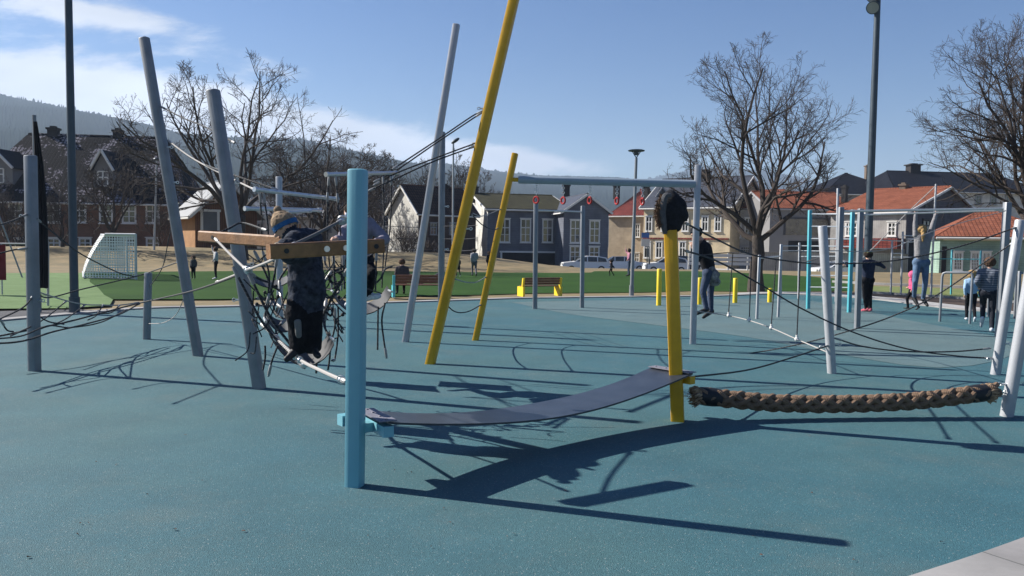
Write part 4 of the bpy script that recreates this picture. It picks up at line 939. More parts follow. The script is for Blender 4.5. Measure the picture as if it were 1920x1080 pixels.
# tangle in the middle: silver bars
gbar = 'silver bars hung in the climbing tangle'
def bar(a, b_, label, r=.021, m=GALV):
    A, B = at(*a), at(*b_); mb = MB(); mb.tube([A, B], r, 12, round_end=False); d = (B - A).normalized()
    o = build(mb, 'hanging_bar', m, label=label, cat='bar', group=gbar, org=A)
    for q, s_ in ((A, 1), (B, -1)):
        mb = MB(); mb.tube([q - d * s_ * .01, q + d * s_ * .03], r * 1.25, 12); build(mb, 'end_cap', BLK if m is not GALV else GALV, o)
    return o
bar((478, 355, 7.9), (632, 373, 8.9), 'upper silver bar left of the turquoise post')
bar((460, 391, 8.2), (600, 394, 9.0), 'lower silver bar just above the beanie')
bar((540, 398, 7.7), (582, 396, 8.1), 'short silver bar touching the top of the beanie', r=.014)
bar((612, 327, 8.6), (742, 324, 9.8), 'highest silver bar passing behind the turquoise post top', r=.022)
def hang(a, b_, label, Y0, Y1=None, bend=0.0, fer=(1, 0), r=.009, m=None):
    Y1 = Y1 or Y0; q0 = at(*a, Y0); q1 = at(*b_, Y1); mm = (q0 + q1) / 2 + V((bend, 0, 0))
    return rope([q0, mm, q1], label, r=r, m=m, group=gh_, fer=fer)
hang((487, 360), (490, 404), 'short black rope under the left end of the upper silver bar', 8.0)
hang((494, 361), (500, 500), 'black rope hanging by the left tip of the wooden beam', 8.0, bend=.03)
hang((617, 330), (614, 360), 'rope with silver socket, left of two, under the highest bar', 8.7)
hang((629, 330), (632, 362), 'rope with silver socket, right of two, under the highest bar', 8.7)
hang((614, 360), (622, 540), 'long black rope below the left socket', 8.7, bend=-.02, fer=(1, 1))
hang((632, 362), (640, 545), 'long black rope below the right socket', 8.7, bend=.02, fer=(1, 1))
hang((718, 330), (716, 540), 'black rope close right of the turquoise post', 9.5, bend=.02)
hang((733, 330), (722, 500), 'black rope at the right end of the highest bar', 9.6, bend=.03)
hang((706, 470), (704, 545), 'thin black rope under the right end of the wooden beam', 8)
hang((625, 476), (628, 542), 'short thin black rope under the middle of the beam', 7.4)
hang((643, 476), (646, 542), 'short thin black rope behind the turquoise post edge', 7.4)
hang((497, 648), (493, 694), 'loose black end under the left side of the swing belt', 6.9, bend=.01, fer=(0, 0))
hang((521, 648), (503, 706), 'long loose black end slanting under the swing belt', 6.8, bend=-.01, fer=(0, 1))
hang((594, 668), (593, 700), 'short loose end right under the swing belt', 6.9, fer=(0, 0))
hang((613, 580), (618, 640), 'black rope down to the right corner of the swing belt', 7.3, bend=-.03)
hang((618, 640), (615, 694), 'loose black end below the right corner of the belt', 7.1, bend=.01, fer=(1, 0))
rope([(634, 575, 7.6), (634, 625, 7.6), (628, 672, 7.5), (622, 676, 7.4)], 'black rope with hooked end left of the turquoise post', r=.009, group=gh_, fer=(0, 1))
hang((628, 578), (620, 645), 'slanting thin rope next to the hooked one', 7.5, bend=.02)
hang((709, 575), (708, 656), 'straight loose rope right of the turquoise post', 7.7, fer=(0, 0))
rope([(722, 568, 7.7), (716, 600, 7.7), (720, 640, 7.7), (725, 672, 7.7)], 'wavy loose rope right of the turquoise post', r=.009, group=gh_, fer=(0, 1))
rope([(403, 447, 7.4), (433, 478, 7.0), (463, 507, 6.6)], 'pale wire sling from the left beam to the knot by the leaning pole', m=RG, r=.011, group=gh_)
rope([(463, 507, 6.6), (500, 492, 6.2), (530, 478, 5.75)], 'pale wire sling from the knot up under the right beam', m=RG, r=.011, group=gh_)
rope([(545, 461, 5.62), (590, 440, 6.2), (640, 414, 6.9)], 'straight grey rope from the right beam up to the white knot', m=ropemat('taut_grey_rope', (0.13, 0.125, 0.12), (0.05, 0.05, 0.05), .03, .25), r=.012, group=gh_)
rope([(437, 500, 6.9), (460, 545, 6.9), (494, 607, 6.9), (548, 669, 6.8), (572, 690, 6.7)], 'long black rope slanting from the leaning pole to the low knot', r=.012, group=gh_)
rope([(466, 512, 6.6), (508, 597, 6.6), (540, 640, 6.6), (575, 688, 6.6)], 'second black rope slanting beside the long one', r=.012, group=gh_)
lowr = rope([(490, 607, 7.1), (518, 634, 6.9), (560, 673, 6.5), (604, 696, 5.9), (649, 716, 5.3)], 'pale grey low rope with knots tied to the turquoise post', m=RG, r=.014, group=gh_)
for px, py, Yq in ((563, 675, 6.45), (571, 683, 6.4), (553, 668, 6.55), (640, 712, 5.4), (518, 634, 6.9)):
    q = at(px, py, Yq); mb = MB(); mb.ell(q, (.026, .024, .022), 10, 6); mb.torus(q, .026, .008, (.3, 1, .2), 12, 5); build(mb, 'shackle', GALV, lowr)
rope([(652, 505, 6.2), (630, 545, 6.5), (611, 580, 6.8), (592, 622, 7.0)], 'black rope slanting left from behind the turquoise post', r=.012, group=gh_)
rope([(598, 566, 7.2), (612, 580, 7.1), (624, 578, 7.1), (620, 592, 7.1), (608, 584, 7.1), (594, 600, 7.1)], 'looped black rope right of the snow trousers', r=.010, group=gh_, fer=(0, 0))
rope([(492, 470, 7.4), (505, 520, 7.4), (498, 590, 7.4), (502, 602, 7.3)], 'black rope left of the child', r=.009, group=gh_)
rope([(520, 480, 7.4), (512, 530, 7.4), (500, 570, 7.4)], 'black rope slanting left of the child jacket', r=.010, group=gh_)
rope([(518, 570, 7.6), (535, 582, 7.5), (545, 590, 7.4)], 'short black rope at the back belt', r=.010, group=gh_)
rope([(400, 442, 7.5), (430, 428, 7.7), (455, 418, 7.9), (500, 432, 7.5)], 'black rope arching over the left beam', r=.010, group=gh_)
rope([(735, 500, 8.2), (722, 505, 8.1), (715, 520, 8.0), (706, 530, 8)], 'curled black rope end over the pitch', r=.010, group=gh_, fer=(0, 0))
rope([(646, 520, 7.5), (634, 510, 7.5), (625, 508, 7.5), (616, 520, 7.5), (626, 532, 7.5), (640, 528, 7.5)], 'coiled black rope beside the turquoise post', r=.014, group=gh_, fer=(0, 0))
mb = MB(); q = at(642, 413, 6.95); mb.ell(q, (.035, .03, .03), 10, 6); mb.torus(q, .035, .012, (0, 1, .4), 12, 6); mb.torus(q + V((.03, 0, .03)), .03, .010, (1, .3, 0), 12, 6)
build(mb, 'rope_clamp', GALV, label='pale metal rope clamp left of the turquoise post', cat='clamp', group=gh_, org=q)
mb = MB(); q = at(465, 507, 6.6); mb.ell(q, (.03, .03, .028), 10, 6); mb.torus(q, .03, .010, (0, 1, .4), 12, 6)
build(mb, 'rope_clamp', GALV, label='pale metal rope clamp at the knot before the leaning pole', cat='clamp', group=gh_, org=q)

# extra strands of the tangle round the child
rt = random.Random(12)
nodes = [(467, 510, 7.3), (480, 560, 7.4), (500, 604, 7.3), (512, 560, 7.7), (505, 530, 7.6), (525, 545, 7.8), (535, 600, 7.4), (548, 660, 6.9), (520, 635, 7.0), (476, 470, 7.6), (540, 500, 7.9)]
for i, (a, b_) in enumerate(((0, 4), (4, 3), (3, 2), (1, 3), (9, 4), (5, 6), (3, 6), (4, 5), (6, 8), (5, 10))):
    q0, q1 = at(*nodes[a]), at(*nodes[b_]); mm = (q0 + q1) / 2 + V((rt.uniform(-.05, .05), 0, rt.uniform(-.08, .02)))
    rope([q0, mm, q1], 'black strand of the tangle left of the child, %s from the leaning pole' % ('first', 'second', 'third', 'fourth', 'fifth', 'sixth', 'seventh', 'eighth', 'ninth', 'tenth')[i], r=.0105, group=gh_, fer=(1, 0))
nodes = [(606, 470, 7.6), (622, 508, 7.5), (634, 545, 7.6), (612, 560, 7.4), (600, 600, 7.2), (640, 600, 7.5), (618, 634, 7.0), (604, 520, 7.7), (650, 470, 7.7)]
for i, (a, b_) in enumerate(((0, 1), (1, 2), (1, 3), (3, 4), (2, 3), (3, 6), (7, 3), (8, 1))):
    q0, q1 = at(*nodes[a]), at(*nodes[b_]); mm = (q0 + q1) / 2 + V((rt.uniform(-.05, .05), 0, rt.uniform(-.08, .02)))
    rope([q0, mm, q1], 'black strand of the tangle right of the child, %s towards the turquoise post' % ('first', 'second', 'third', 'fourth', 'fifth', 'sixth', 'seventh', 'eighth')[i], r=.0105, group=gh_, fer=(1, 0))

mb = MB()
for k in range(46):      # knotted bunch of thin cords woven through the tangle
    px = rt.choice([rt.uniform(466, 545), rt.uniform(600, 645)]); py = rt.uniform(470, 640); q0 = at(px, py, rt.uniform(6.9, 8.0))
    q1 = q0 + V((rt.gauss(0, .16), rt.gauss(0, .12), rt.gauss(-.05, .20))); q1.z = max(q1.z, .25)
    mb.tube(crom([q0, (q0 + q1) / 2 + V((rt.gauss(0, .04), 0, rt.gauss(-.03, .04))), q1], 5), .0065, 5)
    if k % 4 == 0: mb.ell(q0, (.018, .018, .018), 8, 5)
build(mb, 'cord_tangle', RB, label='mass of thin black cords woven into the climbing tangle round the child', cat='cords', group=gh_, kind='stuff', org=at(520, 560, 7.4))

# wooden beams
def beam(a, b_, label, s=.10, h=.105, discs=(), holes=()):
    A, B = at(*a), at(*b_); d = (B - A).normalized(); y = V((0, 0, 1)).cross(d).normalized(); z = d.cross(y); R = Matrix((d, y, z)).transposed(); L = (B - A).length; c = (A + B) / 2
    root = empty('wooden_beam', A, label, 'beam', 'wooden beams of the climbing course')
    mb = MB(); hw, hh, ch = s / 2, h / 2, .012; prof = [(-hw + ch, -hh), (hw - ch, -hh), (hw, -hh + ch), (hw, hh - ch), (hw - ch, hh), (-hw + ch, hh), (-hw, hh - ch), (-hw, -hh + ch)]
    n0 = [c + R @ V((-L / 2, p, q)) for p, q in prof]; n1_ = [c + R @ V((L / 2, p, q)) for p, q in prof]
    mb.poly(n0[::-1]); mb.poly(n1_)
    for i in range(8): j = (i + 1) % 8; mb.poly([n0[i], n0[j], n1_[j], n1_[i]])
    build(mb, 'timber', WOOD, root, smooth=False)
    fr = -1 if y.y > 0 else 1
    for f in discs:
        q = A.lerp(B, f) + y * fr * (hw + .004); mb = MB(); mb.tube([q - y * fr * .01, q + y * fr * .006], .022, 16); build(mb, 'cover_cap', GALV, root)
    for f in holes:
        q = A.lerp(B, f) + y * fr * (hw + .002); mb = MB(); mb.tube([q - y * fr * .01, q + y * fr * .004], .018, 16); build(mb, 'bolt_hole', BLK, root)
    return A, B
beam((503, 472, 5.52), (716, 461, 6.0), 'honey coloured wooden beam running right behind the turquoise post', discs=(.47, .64), holes=(.13, .92))
beam((380, 443, 7.7), (590, 458, 6.6), 'honey coloured wooden beam sticking out left of the leaning pole', holes=(.15,))

# rubber belts
gbelt = 'black rubber belt steps'
def belt(a, b_, sag, wdir, width, label='', N=14, m=BLK, tilt=0.0):
    A, B = at(*a), at(*b_); wv = V(wdir).normalized() * width / 2; mb = MB(); P = []
    for i in range(N + 1):
        t = i / N; s_ = 4 * t * (1 - t); p = A.lerp(B, t) + V((0, 0, -sag * (s_ ** .8))); P.append(p)
    th = V((0, 0, .012))
    for o in (th, V((0, 0, 0))):
        for p in P:
            for s_ in (-1, 0, 1): mb.v.append(tuple(p + wv * s_ + o + V((0, 0, tilt * s_))))
    n = (N + 1) * 3
    for i in range(N):
        for j in (0, 1):
            q = i * 3 + j; mb.face([q, q + 3, q + 4, q + 1]); mb.face([n + q, n + q + 1, n + q + 4, n + q + 3])
        for j in (0, 2): q = i * 3 + j; mb.face([q, q + 3, n + q + 3, n + q])
    for i in (0, N):
        for j in (0, 1): q = i * 3 + j; mb.face([q, q + 1, n + q + 1, n + q])
    o = build(mb, 'belt_step', m, label=label, cat='belt step', group=gbelt, org=A)
    for p in (A, B):
        mb = MB(); mb.tube([p - wv * 1.08, p + wv * 1.08], .013, 8); build(mb, 'end_bar', GALV, o)
BL2 = mat('scuffed_rubber', (0.05, 0.052, 0.065), 0.4, var=0.2, scale=12)
belt((497, 600, 7.15), (622, 634, 6.9), .26, (.35, -1, 0), .34, tilt=-.04, label= 'rubber belt the child in the beanie stands on', m=BLK)
belt((500, 590, 9.3), (560, 590, 9.2), .14, (.35, -1, 0), .34, tilt=-.05, label= 'short rubber belt behind the child, left of the legs')
belt((622, 545, 9.4), (730, 545, 9.2), .23, (.3, -1, 0), .38, tilt=-.04, label= 'rubber belt under the striped trainer behind the turquoise post')
belt((462, 506, 9.4), (552, 510, 9.2), .16, (.3, -1, 0), .38, tilt=-.03, label= 'rubber belt at waist height left of the child', m=BLK)

# ring beam
A = at(972, 337, GB.y); B = at(1304, 345, HB.y); Bm = empty('ring_beam', A, 'long grey horizontal beam with red rings between yellow and silver posts', 'beam')
mb = MB(); mb.tube([A, B], .062, 16); build(mb, 'tube', mat('blue_grey_paint', (0.26, 0.32, 0.38), .4, var=.05), Bm)
mb = MB(); a0 = GB.lerp(GT, .86); mb.tube([V((a0.x, a0.y, A.z)), A + V((.03, 0, 0))], .035, 10); build(mb, 'stub', YEL, Bm)
REDP = mat('red_plastic', (0.36, 0.022, 0.02), .4, var=.05)
rings = [(1006, 375), (1057, 376), (1107, 376), (1158, 377), (1206, 378)]
for i, (px, py) in enumerate(rings):
    t = (px - 972) / (1304 - 972); c0 = A.lerp(B, t); q = at(px, py, c0.y)
    o = empty('hand_ring', V((c0.x, c0.y, c0.z - .06)), 'red ring on a short chain, %s from the shorter yellow pole' % ('first', 'second', 'third', 'fourth', 'fifth')[i], 'ring', 'red rings under the long beam')
    mb = MB(); z = c0.z - .06; zz = q.z + .07; n_ = int((z - zz) / .035)
    for k in range(max(n_, 2)): mb.torus(V((c0.x, c0.y, z - (z - zz) * (k + .5) / n_)), .02, .0055, (0, 1, 0) if k % 2 else (1, 0, 0), 10, 5)
    build(mb, 'chain', GALV, o)
    mb = MB(); mb.torus(V((c0.x, c0.y, q.z)), .052, .016, (.9 + .5 * i, 1, 0), 22, 8); build(mb, 'grip', REDP, o)
# pull up bar behind
I, IB, IT = pole('pull_up_bar', 'pull up bar of two slim grey posts under the ring beam', (1003, 579), (1005, 371), .055, GRY, cat='pull up bar', sq=4)
JB = G(1091, 577); JT = at(1093, 386, JB.y); mb = MB(); mb.tube([JB, JT], .055, 16, sq=4, round_end=True); build(mb, 'shaft', GRY, I)
a = at(1005, 394, IB.y); b_ = at(1093, 397, JB.y); mb = MB(); mb.tube([a, b_], .018, 10); build(mb, 'rung', GALV, I)

# yellow bollards
mb = MB(); mb.tube([V((0, 0, 0)), V((0, 0, .5)), V((0, 0, .98))], .065, 16, round_end=True)
bp_ = G(1235, 573); b0 = empty('bollard', bp_, 'tall yellow bollard left of the hooded yellow post', 'bollard', 'short yellow posts on the rubber'); build(mb, 'shaft', YEL2, b0, local=True)
for px, py, sc_, lab in ((1378, 568, .72, 'yellow bollard left of the bare tree trunk'), (1443, 567, .42, 'lowest yellow bollard right of the bare tree trunk'), (1311, 571, .75, 'yellow bollard half hidden by the silver post')):
    c = copy_tree(b0); c.location = G(px, py); c.scale = (1, 1, sc_); c['label'] = lab

# right: climbing frames
def frame(name, label, posts, rungs, mposts, mr, group='climbing frames at the right', r=.045, rr_=.017, cat='climbing frame'):
    """posts: (px_base, py_base, px_top, py_top, mat); rungs: (i, py_i, j, py_j)"""
    Q = []; P0 = G(posts[0][0], posts[0][1]); root = empty(name, P0, label, cat, group)
    for p in posts:
        B = G(p[0], p[1]); T = at(p[2], p[3], B.y); Q.append((B, T)); mb = MB(); mb.tube([B, B.lerp(T, .5), T], p[5] if len(p) > 5 else r, 14, sq=4, round_end=True); build(mb, 'post', p[4], root)
    for (i, yi, j, yj, *mm) in rungs:
        def on(k, y):
            B, T = Q[k]; f = (posts[k][1] - y) / (posts[k][1] - posts[k][3]); return B.lerp(T, f)
        mb = MB(); mb.tube([on(i, yi), on(j, yj)], mm[1] if len(mm) > 1 else rr_, 8); build(mb, 'rung', mm[0] if mm else mr, root)
    return Q
frame('wall_bars', 'turquoise posted wall bars right of the bare tree', [(1515, 579, 1519, 394, TEALD), (1592, 586, 1599, 393, TEALD)], [(0, y, 1, y + 1) for y in (401, 424, 447, 461, 516, 538)], None, GALV, r=.05)
Q = frame('climbing_bars', 'tall grey frame whose high bar the girl hangs from', [(1570, 619, 1577, 388, GRY), (1607, 616, 1614, 391, GRY), (1873, 632, 1889, 379, GRY, .065)],
      [(0, 396, 2, 391, GALV, .024), (1, 403, 2, 394, GALV, .018)], None, GALV, r=.055)
frame('climbing_bars', 'thin silver frame behind the rope ladder left of the turquoise bars', [(1459, 595, 1465, 458, GRYL), (1419, 598, 1424, 478, GRYL)], [(0, 480, 1, 484)], None, GALV, r=.03)
frame('climbing_bars', 'far silver climbing frame with several rungs by the tree', [(1497, 560, 1499, 455, GRYL), (1567, 566, 1571, 353, GRYL), (1464, 562, 1464, 458, GRYL)], [(0, 461, 1, 461), (0, 470, 1, 471), (2, 461, 0, 461), (2, 470, 0, 470), (0, 481, 1, 480)], None, GALV, r=.03)
frame('climbing_bars', 'far silver climbing frame left of the hanging girl', [(1670, 552, 1673, 452, GRYL), (1689, 553, 1693, 434, GRYL), (1745, 556, 1755, 345, GRYL), (1628, 552, 1630, 440, GRYL)], [(0, 466, 3, 466), (0, 475, 1, 475), (1, 442, 2, 442), (1, 455, 2, 450), (0, 482, 2, 482), (3, 450, 1, 452)], None, GALV, r=.03)
rope([(1753, 350, 24), (1700, 400, 24), (1640, 462, 24), (1600, 500, 24)], 'pale stay rope slanting down left from the far tall frame post', r=.014, m=RG, group=gc, fer=(0, 0), sm=False)
frame('climbing_bars', 'far turquoise frame before the green house', [(1783, 552, 1785, 468, TEALD), (1836, 556, 1839, 470, TEALD), (1746, 553, 1748, 480, GRYL)], [(0, 486, 1, 486), (2, 486, 0, 485)], None, TEALD, r=.03)
frame('climbing_bars', 'grey frame cut by the right edge behind the leaning pole', [(1908, 598, 1912, 508, GRY), (1960, 600, 1962, 508, GRY)], [(0, 512, 1, 512), (0, 545, 1, 545), (0, 575, 1, 575)], None, GRY, r=.035)
def hoop(label, pb, pt, qt, qb):
    B0 = G(*pb); B1 = G(*qb); T0 = at(*pt, B0.y); T1 = at(*qt, B1.y); root = empty('low_hurdle_bar', B0, label, 'bar', 'climbing frames at the right')
    c0 = T0.lerp(B0, .09); c1 = T0.lerp(T1, .12); d0 = T1.lerp(T0, .12); d1 = T1.lerp(B1, .09)
    mb = MB(); mb.tube([B0, c0, c0.lerp(T0, .7).lerp(c1, .25), c1, d0, d0.lerp(T1, .7).lerp(d1, .25), d1, B1], .027, 10); build(mb, 'tube', GRY, root)
hoop('low grey hoop bar in front of the small blond child', (1762, 603), (1767, 511), (1824, 511), (1818, 607))
hoop('low grey hoop bar behind the boy in the striped jumper', (1852, 594), (1855, 512), (1906, 512), (1902, 597))

# high masts and lamps
def mast(label, b, t, r0, r1, m, Yb=None, top=None, name='light_mast'):
    B = G(*b) if Yb is None else V((at(b[0], b[1], Yb).x, Yb, 0)); T = at(t[0], t[1], B.y); root = empty(name, B, label, 'lamp post', 'lamp posts and masts')
    mb = MB(); mb.tube([B, B.lerp(T, .5), T], [r0, (r0 + r1) / 2, r1], 16); mb.tube([B, B + V((0, 0, .35))], r0 * 1.25, 16)
    build(mb, 'shaft', m, root); return root, B, T
r1_, mB, mT = mast('tall dark mast at the left before the goal', (140, 588), (126, -120), .085, .07, MASTM)
r2_, nB, nT = mast('tall dark floodlight mast at the right', (1624, 560), (1648, -60), .13, .085, MASTM)
def flood(par, c, R, m=MASTM):
    mb = MB(); ax = V((-.45, -.75, -.45)).normalized(); mb.tube([c - ax * .2, c - ax * .12, c, c + ax * .04], [.06, R * .75, R, R], 20); o = build(mb, 'floodlight', m, par)
    mb = MB(); mb.tube([c + ax * .0405, c + ax * .05], R * .86, 20); build(mb, 'lens', GLASS if 0 else WHT2, o)
WHT2 = mat('lamp_lens', (0.30, 0.32, 0.30), .2, var=.1)
for px, py in ((1637, 14), (1637, -8)):
    flood(r2_, at(px, py, nB.y - .1), .2)
mb = MB(); q = at(1645, 2, nB.y); mb.tube([q, at(1637, 2, nB.y - .1)], .03, 8); build(mb, 'arm', MASTM, r2_)
q0 = at(1645, -60, nB.y)
r3_, pB, pT = mast('slender street lamp with flat disc head on a forked bracket', (1184, 556), (1193, 296), .06, .042, GRY, name='street_lamp')
mb = MB(); 
for s_ in (-1, 1): mb.tube([pT, pT + V((s_ * .13, 0, .2))], .014, 6)
build(mb, 'fork', MASTM, r3_); mb = MB(); q = pT + V((0, 0, .2)); mb.tube([q, q + V((0, 0, .025)), q + V((0, 0, .05))], [.24, .26, .2], 20); mb.tube([q - V((0, 0, .12)), q], [.05, .09], 12)
build(mb, 'lamp_head', MASTM, r3_)
r4_, vB, vT = mast('thin far lamp post with small tilted head between the grey poles', (849, 470), (850, 268), .06, .05, GRYL, Yb=46, name='street_lamp')
mb = MB(); mb.ell(vT + V((.12, -.05, .12)), (.28, .12, .1), 12, 8, Matrix.Rotation(-.6, 3, 'Y')); build(mb, 'lamp_head', MASTM, r4_)
r5_, wB, wT = mast('thin grey lamp post by the brick building', (288, 470), (294, 300), .07, .05, GRYL, Yb=50, name='street_lamp')
mb = MB(); mb.ell(wT + V((0, 0, .05)), (.2, .2, .1), 12, 8); build(mb, 'lamp_head', MASTM, r5_)
# post with dark rolled net, ball fence, red banner
r6_, xB, xT = mast('thin pole with a dark folded net hanging from it, left edge', (72, 585), (64, 216), .05, .04, GRY, name='net_pole')
NETM = mat('black_folded_net', (0.006, 0.006, 0.008), .95, var=.3, scale=4, bump=.8, bscale=12)
mb = MB(); Yn = xB.y; prof = [(66, 228, 3), (70, 270, 6), (74, 320, 9), (77, 400, 12), (78, 470, 13), (78, 540, 13)]
for k in range(5):
    mb.tube([at(px + (k - 2) * wd * .30, py, Yn + .05 * ((k % 2) * 2 - 1)) for px, py, wd in prof], [max(.02, wd * .34 / F * Yn) for _, _, wd in prof], 8)
build(mb, 'folded_net', NETM, r6_)
root = empty('ball_fence', G(88, 577), 'white metal ball fence panel with wires behind the edge post', 'fence')
b0_, b1_ = G(70, 580), G(90, 573); t0_ = at(70, 449, b0_.y); t1_ = at(90, 455, b1_.y)
mb = MB()
for a, b_ in ((b0_, t0_), (b1_, t1_), (t0_, t1_)): mb.tube([a, b_], .028, 8)
build(mb, 'frame', GRYL, root); mb = MB()
for k in range(1, 9): mb.tube([b0_.lerp(t0_, k / 9), b1_.lerp(t1_, (k - .6) / 9)], .009, 4)
build(mb, 'wire', GRYL, root)
root = empty('railing', at(54, 520, 22), 'low grey rail with dark red banner at the left edge', 'railing'); Yr = 22
mb = MB(); mb.tube([at(-60, 456, Yr), at(55, 457, Yr)], .02, 8)
for px in (-60, 2, 55): mb.tube([at(px, 456, Yr), V((at(px, 456, Yr).x, Yr, 0))], .02, 8)
build(mb, 'rail', GRYL, root)
mb = MB(); a = at(-70, 458, Yr); b_ = at(13, 525, Yr); mb.box(((a.x + b_.x) / 2, Yr - .04, (a.z + b_.z) / 2), (b_.x - a.x, .03, a.z - b_.z)); build(mb, 'banner', mat('dark_red_cloth', (0.16, .012, .02), .8), root, smooth=False)

# goal
Yn_, Yf_ = 31.0, 36.5
gl = empty('football_goal', at(253, 522, Yn_), 'small white football goal with net on the turf at the left', 'goal')
def gz(px, py, Y, z=None): p = at(px, py, Y); return V((p.x, p.y, p.z if z is None else z))
nb = gz(255, 523, Yn_, 0); nt_ = gz(254, 440, Yn_); fb_ = gz(239, 513, Yf_, 0); ft = gz(237, 447, Yf_); ft.z = nt_.z
nk = gz(197, 439, Yn_); nk.z = nt_.z; fk = nk + (ft - nt_); ng = gz(156, 524, Yn_, 0.02); fg = ng + (fb_ - nb); 
mb = MB()
for a, b_ in ((nb, nt_), (fb_, ft), (nt_, ft), (nt_, nk), (ft, fk)): mb.tube([a, b_], .05, 10)
build(mb, 'goal_frame', WHT, gl)
mb = MB()
for a, b_ in ((nb, ng), (fb_, fg), (ng, fg)): mb.tube([a + V((0, 0, .03)), b_ + V((0, 0, .03))], .025, 8)
build(mb, 'ground_bar', GRYL, gl)
NET = bpy.data.materials.new('white_net'); NET.use_nodes = True; t = NET.node_tree; b = t.nodes['Principled BSDF']; b.inputs['Base Color'].default_value = (.8, .8, .8, 1); b.inputs['Roughness'].default_value = .9
uv = t.nodes.new('ShaderNodeUVMap'); s = t.nodes.new('ShaderNodeSeparateXYZ'); t.links.new(uv.outputs[0], s.inputs[0])
def gl_(o): return mth(t, 'LESS_THAN', mth(t, 'FRACT', mth(t, 'DIVIDE', o, .11)), .30)
al = mth(t, 'MAXIMUM', gl_(s.outputs[0]), gl_(s.outputs[1])); t.links.new(al, b.inputs['Alpha'])
curve = [(0, 0), (.25, -.02), (.55, .08), (.8, .12), (1, 0)]
def prof(k0, g0, n=10):
    o = []
    for i in range(n + 1):
        f = i / n; x = f; z = (1 - f) ** 1.15; p = V((k0.x + (g0.x - k0.x) * (1 - (1 - f) ** 1.25), k0.y + (g0.y - k0.y) * f, k0.z * (1 - f) ** .85 if f < 1 else g0.z)); o.append(p)
    return o
pn, pf = prof(nk, ng), prof(fk, fg); mb = MB()
for i in range(len(pn) - 1):
    L0, L1 = i * .25, (i + 1) * .25
    for j in range(4):
        q = [pn[i].lerp(pf[i], j / 4), pn[i + 1].lerp(pf[i + 1], j / 4), pn[i + 1].lerp(pf[i + 1], (j + 1) / 4), pn[i].lerp(pf[i], (j + 1) / 4)]
        mb.poly(q, [(L0, j * 1.4), (L1, j * 1.4), (L1, (j + 1) * 1.4), (L0, (j + 1) * 1.4)])
for kk, pr, n2_, t2_ in ((nk, pn, nb, nt_), (fk, pf, fb_, ft)):
    for i in range(len(pr) - 1):
        a, b_ = pr[i], pr[i + 1]; za, zb = a.z, b_.z
        A_ = n2_ + V((0, 0, za)); B_ = n2_ + V((0, 0, zb)); A_.z = za; B_.z = zb
        mb.poly([a, b_, B_, A_], [(a.x, za), (b_.x, zb), (B_.x, zb), (A_.x, za)])
mb.poly([nk, fk, ft, nt_], [(0, 0), (0, 5.5), (1.2, 5.5), (1.2, 0)])
build(mb, 'net', NET, gl, smooth=False)

# benches
def bench(label, basepx, rz, m, L=1.75, sc_=1):
    B = G(*basepx); root = empty('park_bench', V((0, 0, 0)), label, 'bench', 'low benches along the pitch'); 
    for x in (-L / 2, L / 2):   # facing +y ; back at -y
        mb = MB(); t_ = .09
        pr = [(-.30, 0), (.30, 0), (.30, .42), (-.12, .42), (-.20, .80), (-.30, .80), (-.22, .42), (-.30, .42)]
        a = [V((x - t_ / 2, y, z)) for y, z in pr]; c = [V((x + t_ / 2, y, z)) for y, z in pr]
        for q in ([0, 1, 2, 3, 6, 7], [3, 4, 5, 6]): mb.poly([a[i] for i in q][::-1]); mb.poly([c[i] for i in q])
        for i in range(len(pr)): j = (i + 1) % len(pr); mb.poly([a[i], a[j], c[j], c[i]])
        build(mb, 'end_panel', m, root, local=True, smooth=False)
    mb = MB()
    for k in range(4): mb.box((0, -.08 + k * .115, .445), (L - .10, .095, .04))
    build(mb, 'seat', WOODB, root, local=True, smooth=False); mb = MB()
    for k in range(3): mb.box((0, -.205 - k * .02, .56 + k * .105), (L - .10, .035, .09), Matrix.Rotation(.2, 3, 'X'))
    build(mb, 'backrest', WOODB, root, local=True, smooth=False)
    root.location = B; root.rotation_euler.z = rz; root.scale = (sc_,) * 3; return root
bench('park bench with bright yellow ends beside the turf', (1012, 555), .42, YEL2, 1.8, .70)
bench('park bench with turquoise ends where people rest', (783, 557), .22, mat('turquoise_bench_paint', (0.10, 0.50, 0.58), .45), 1.75, .80)

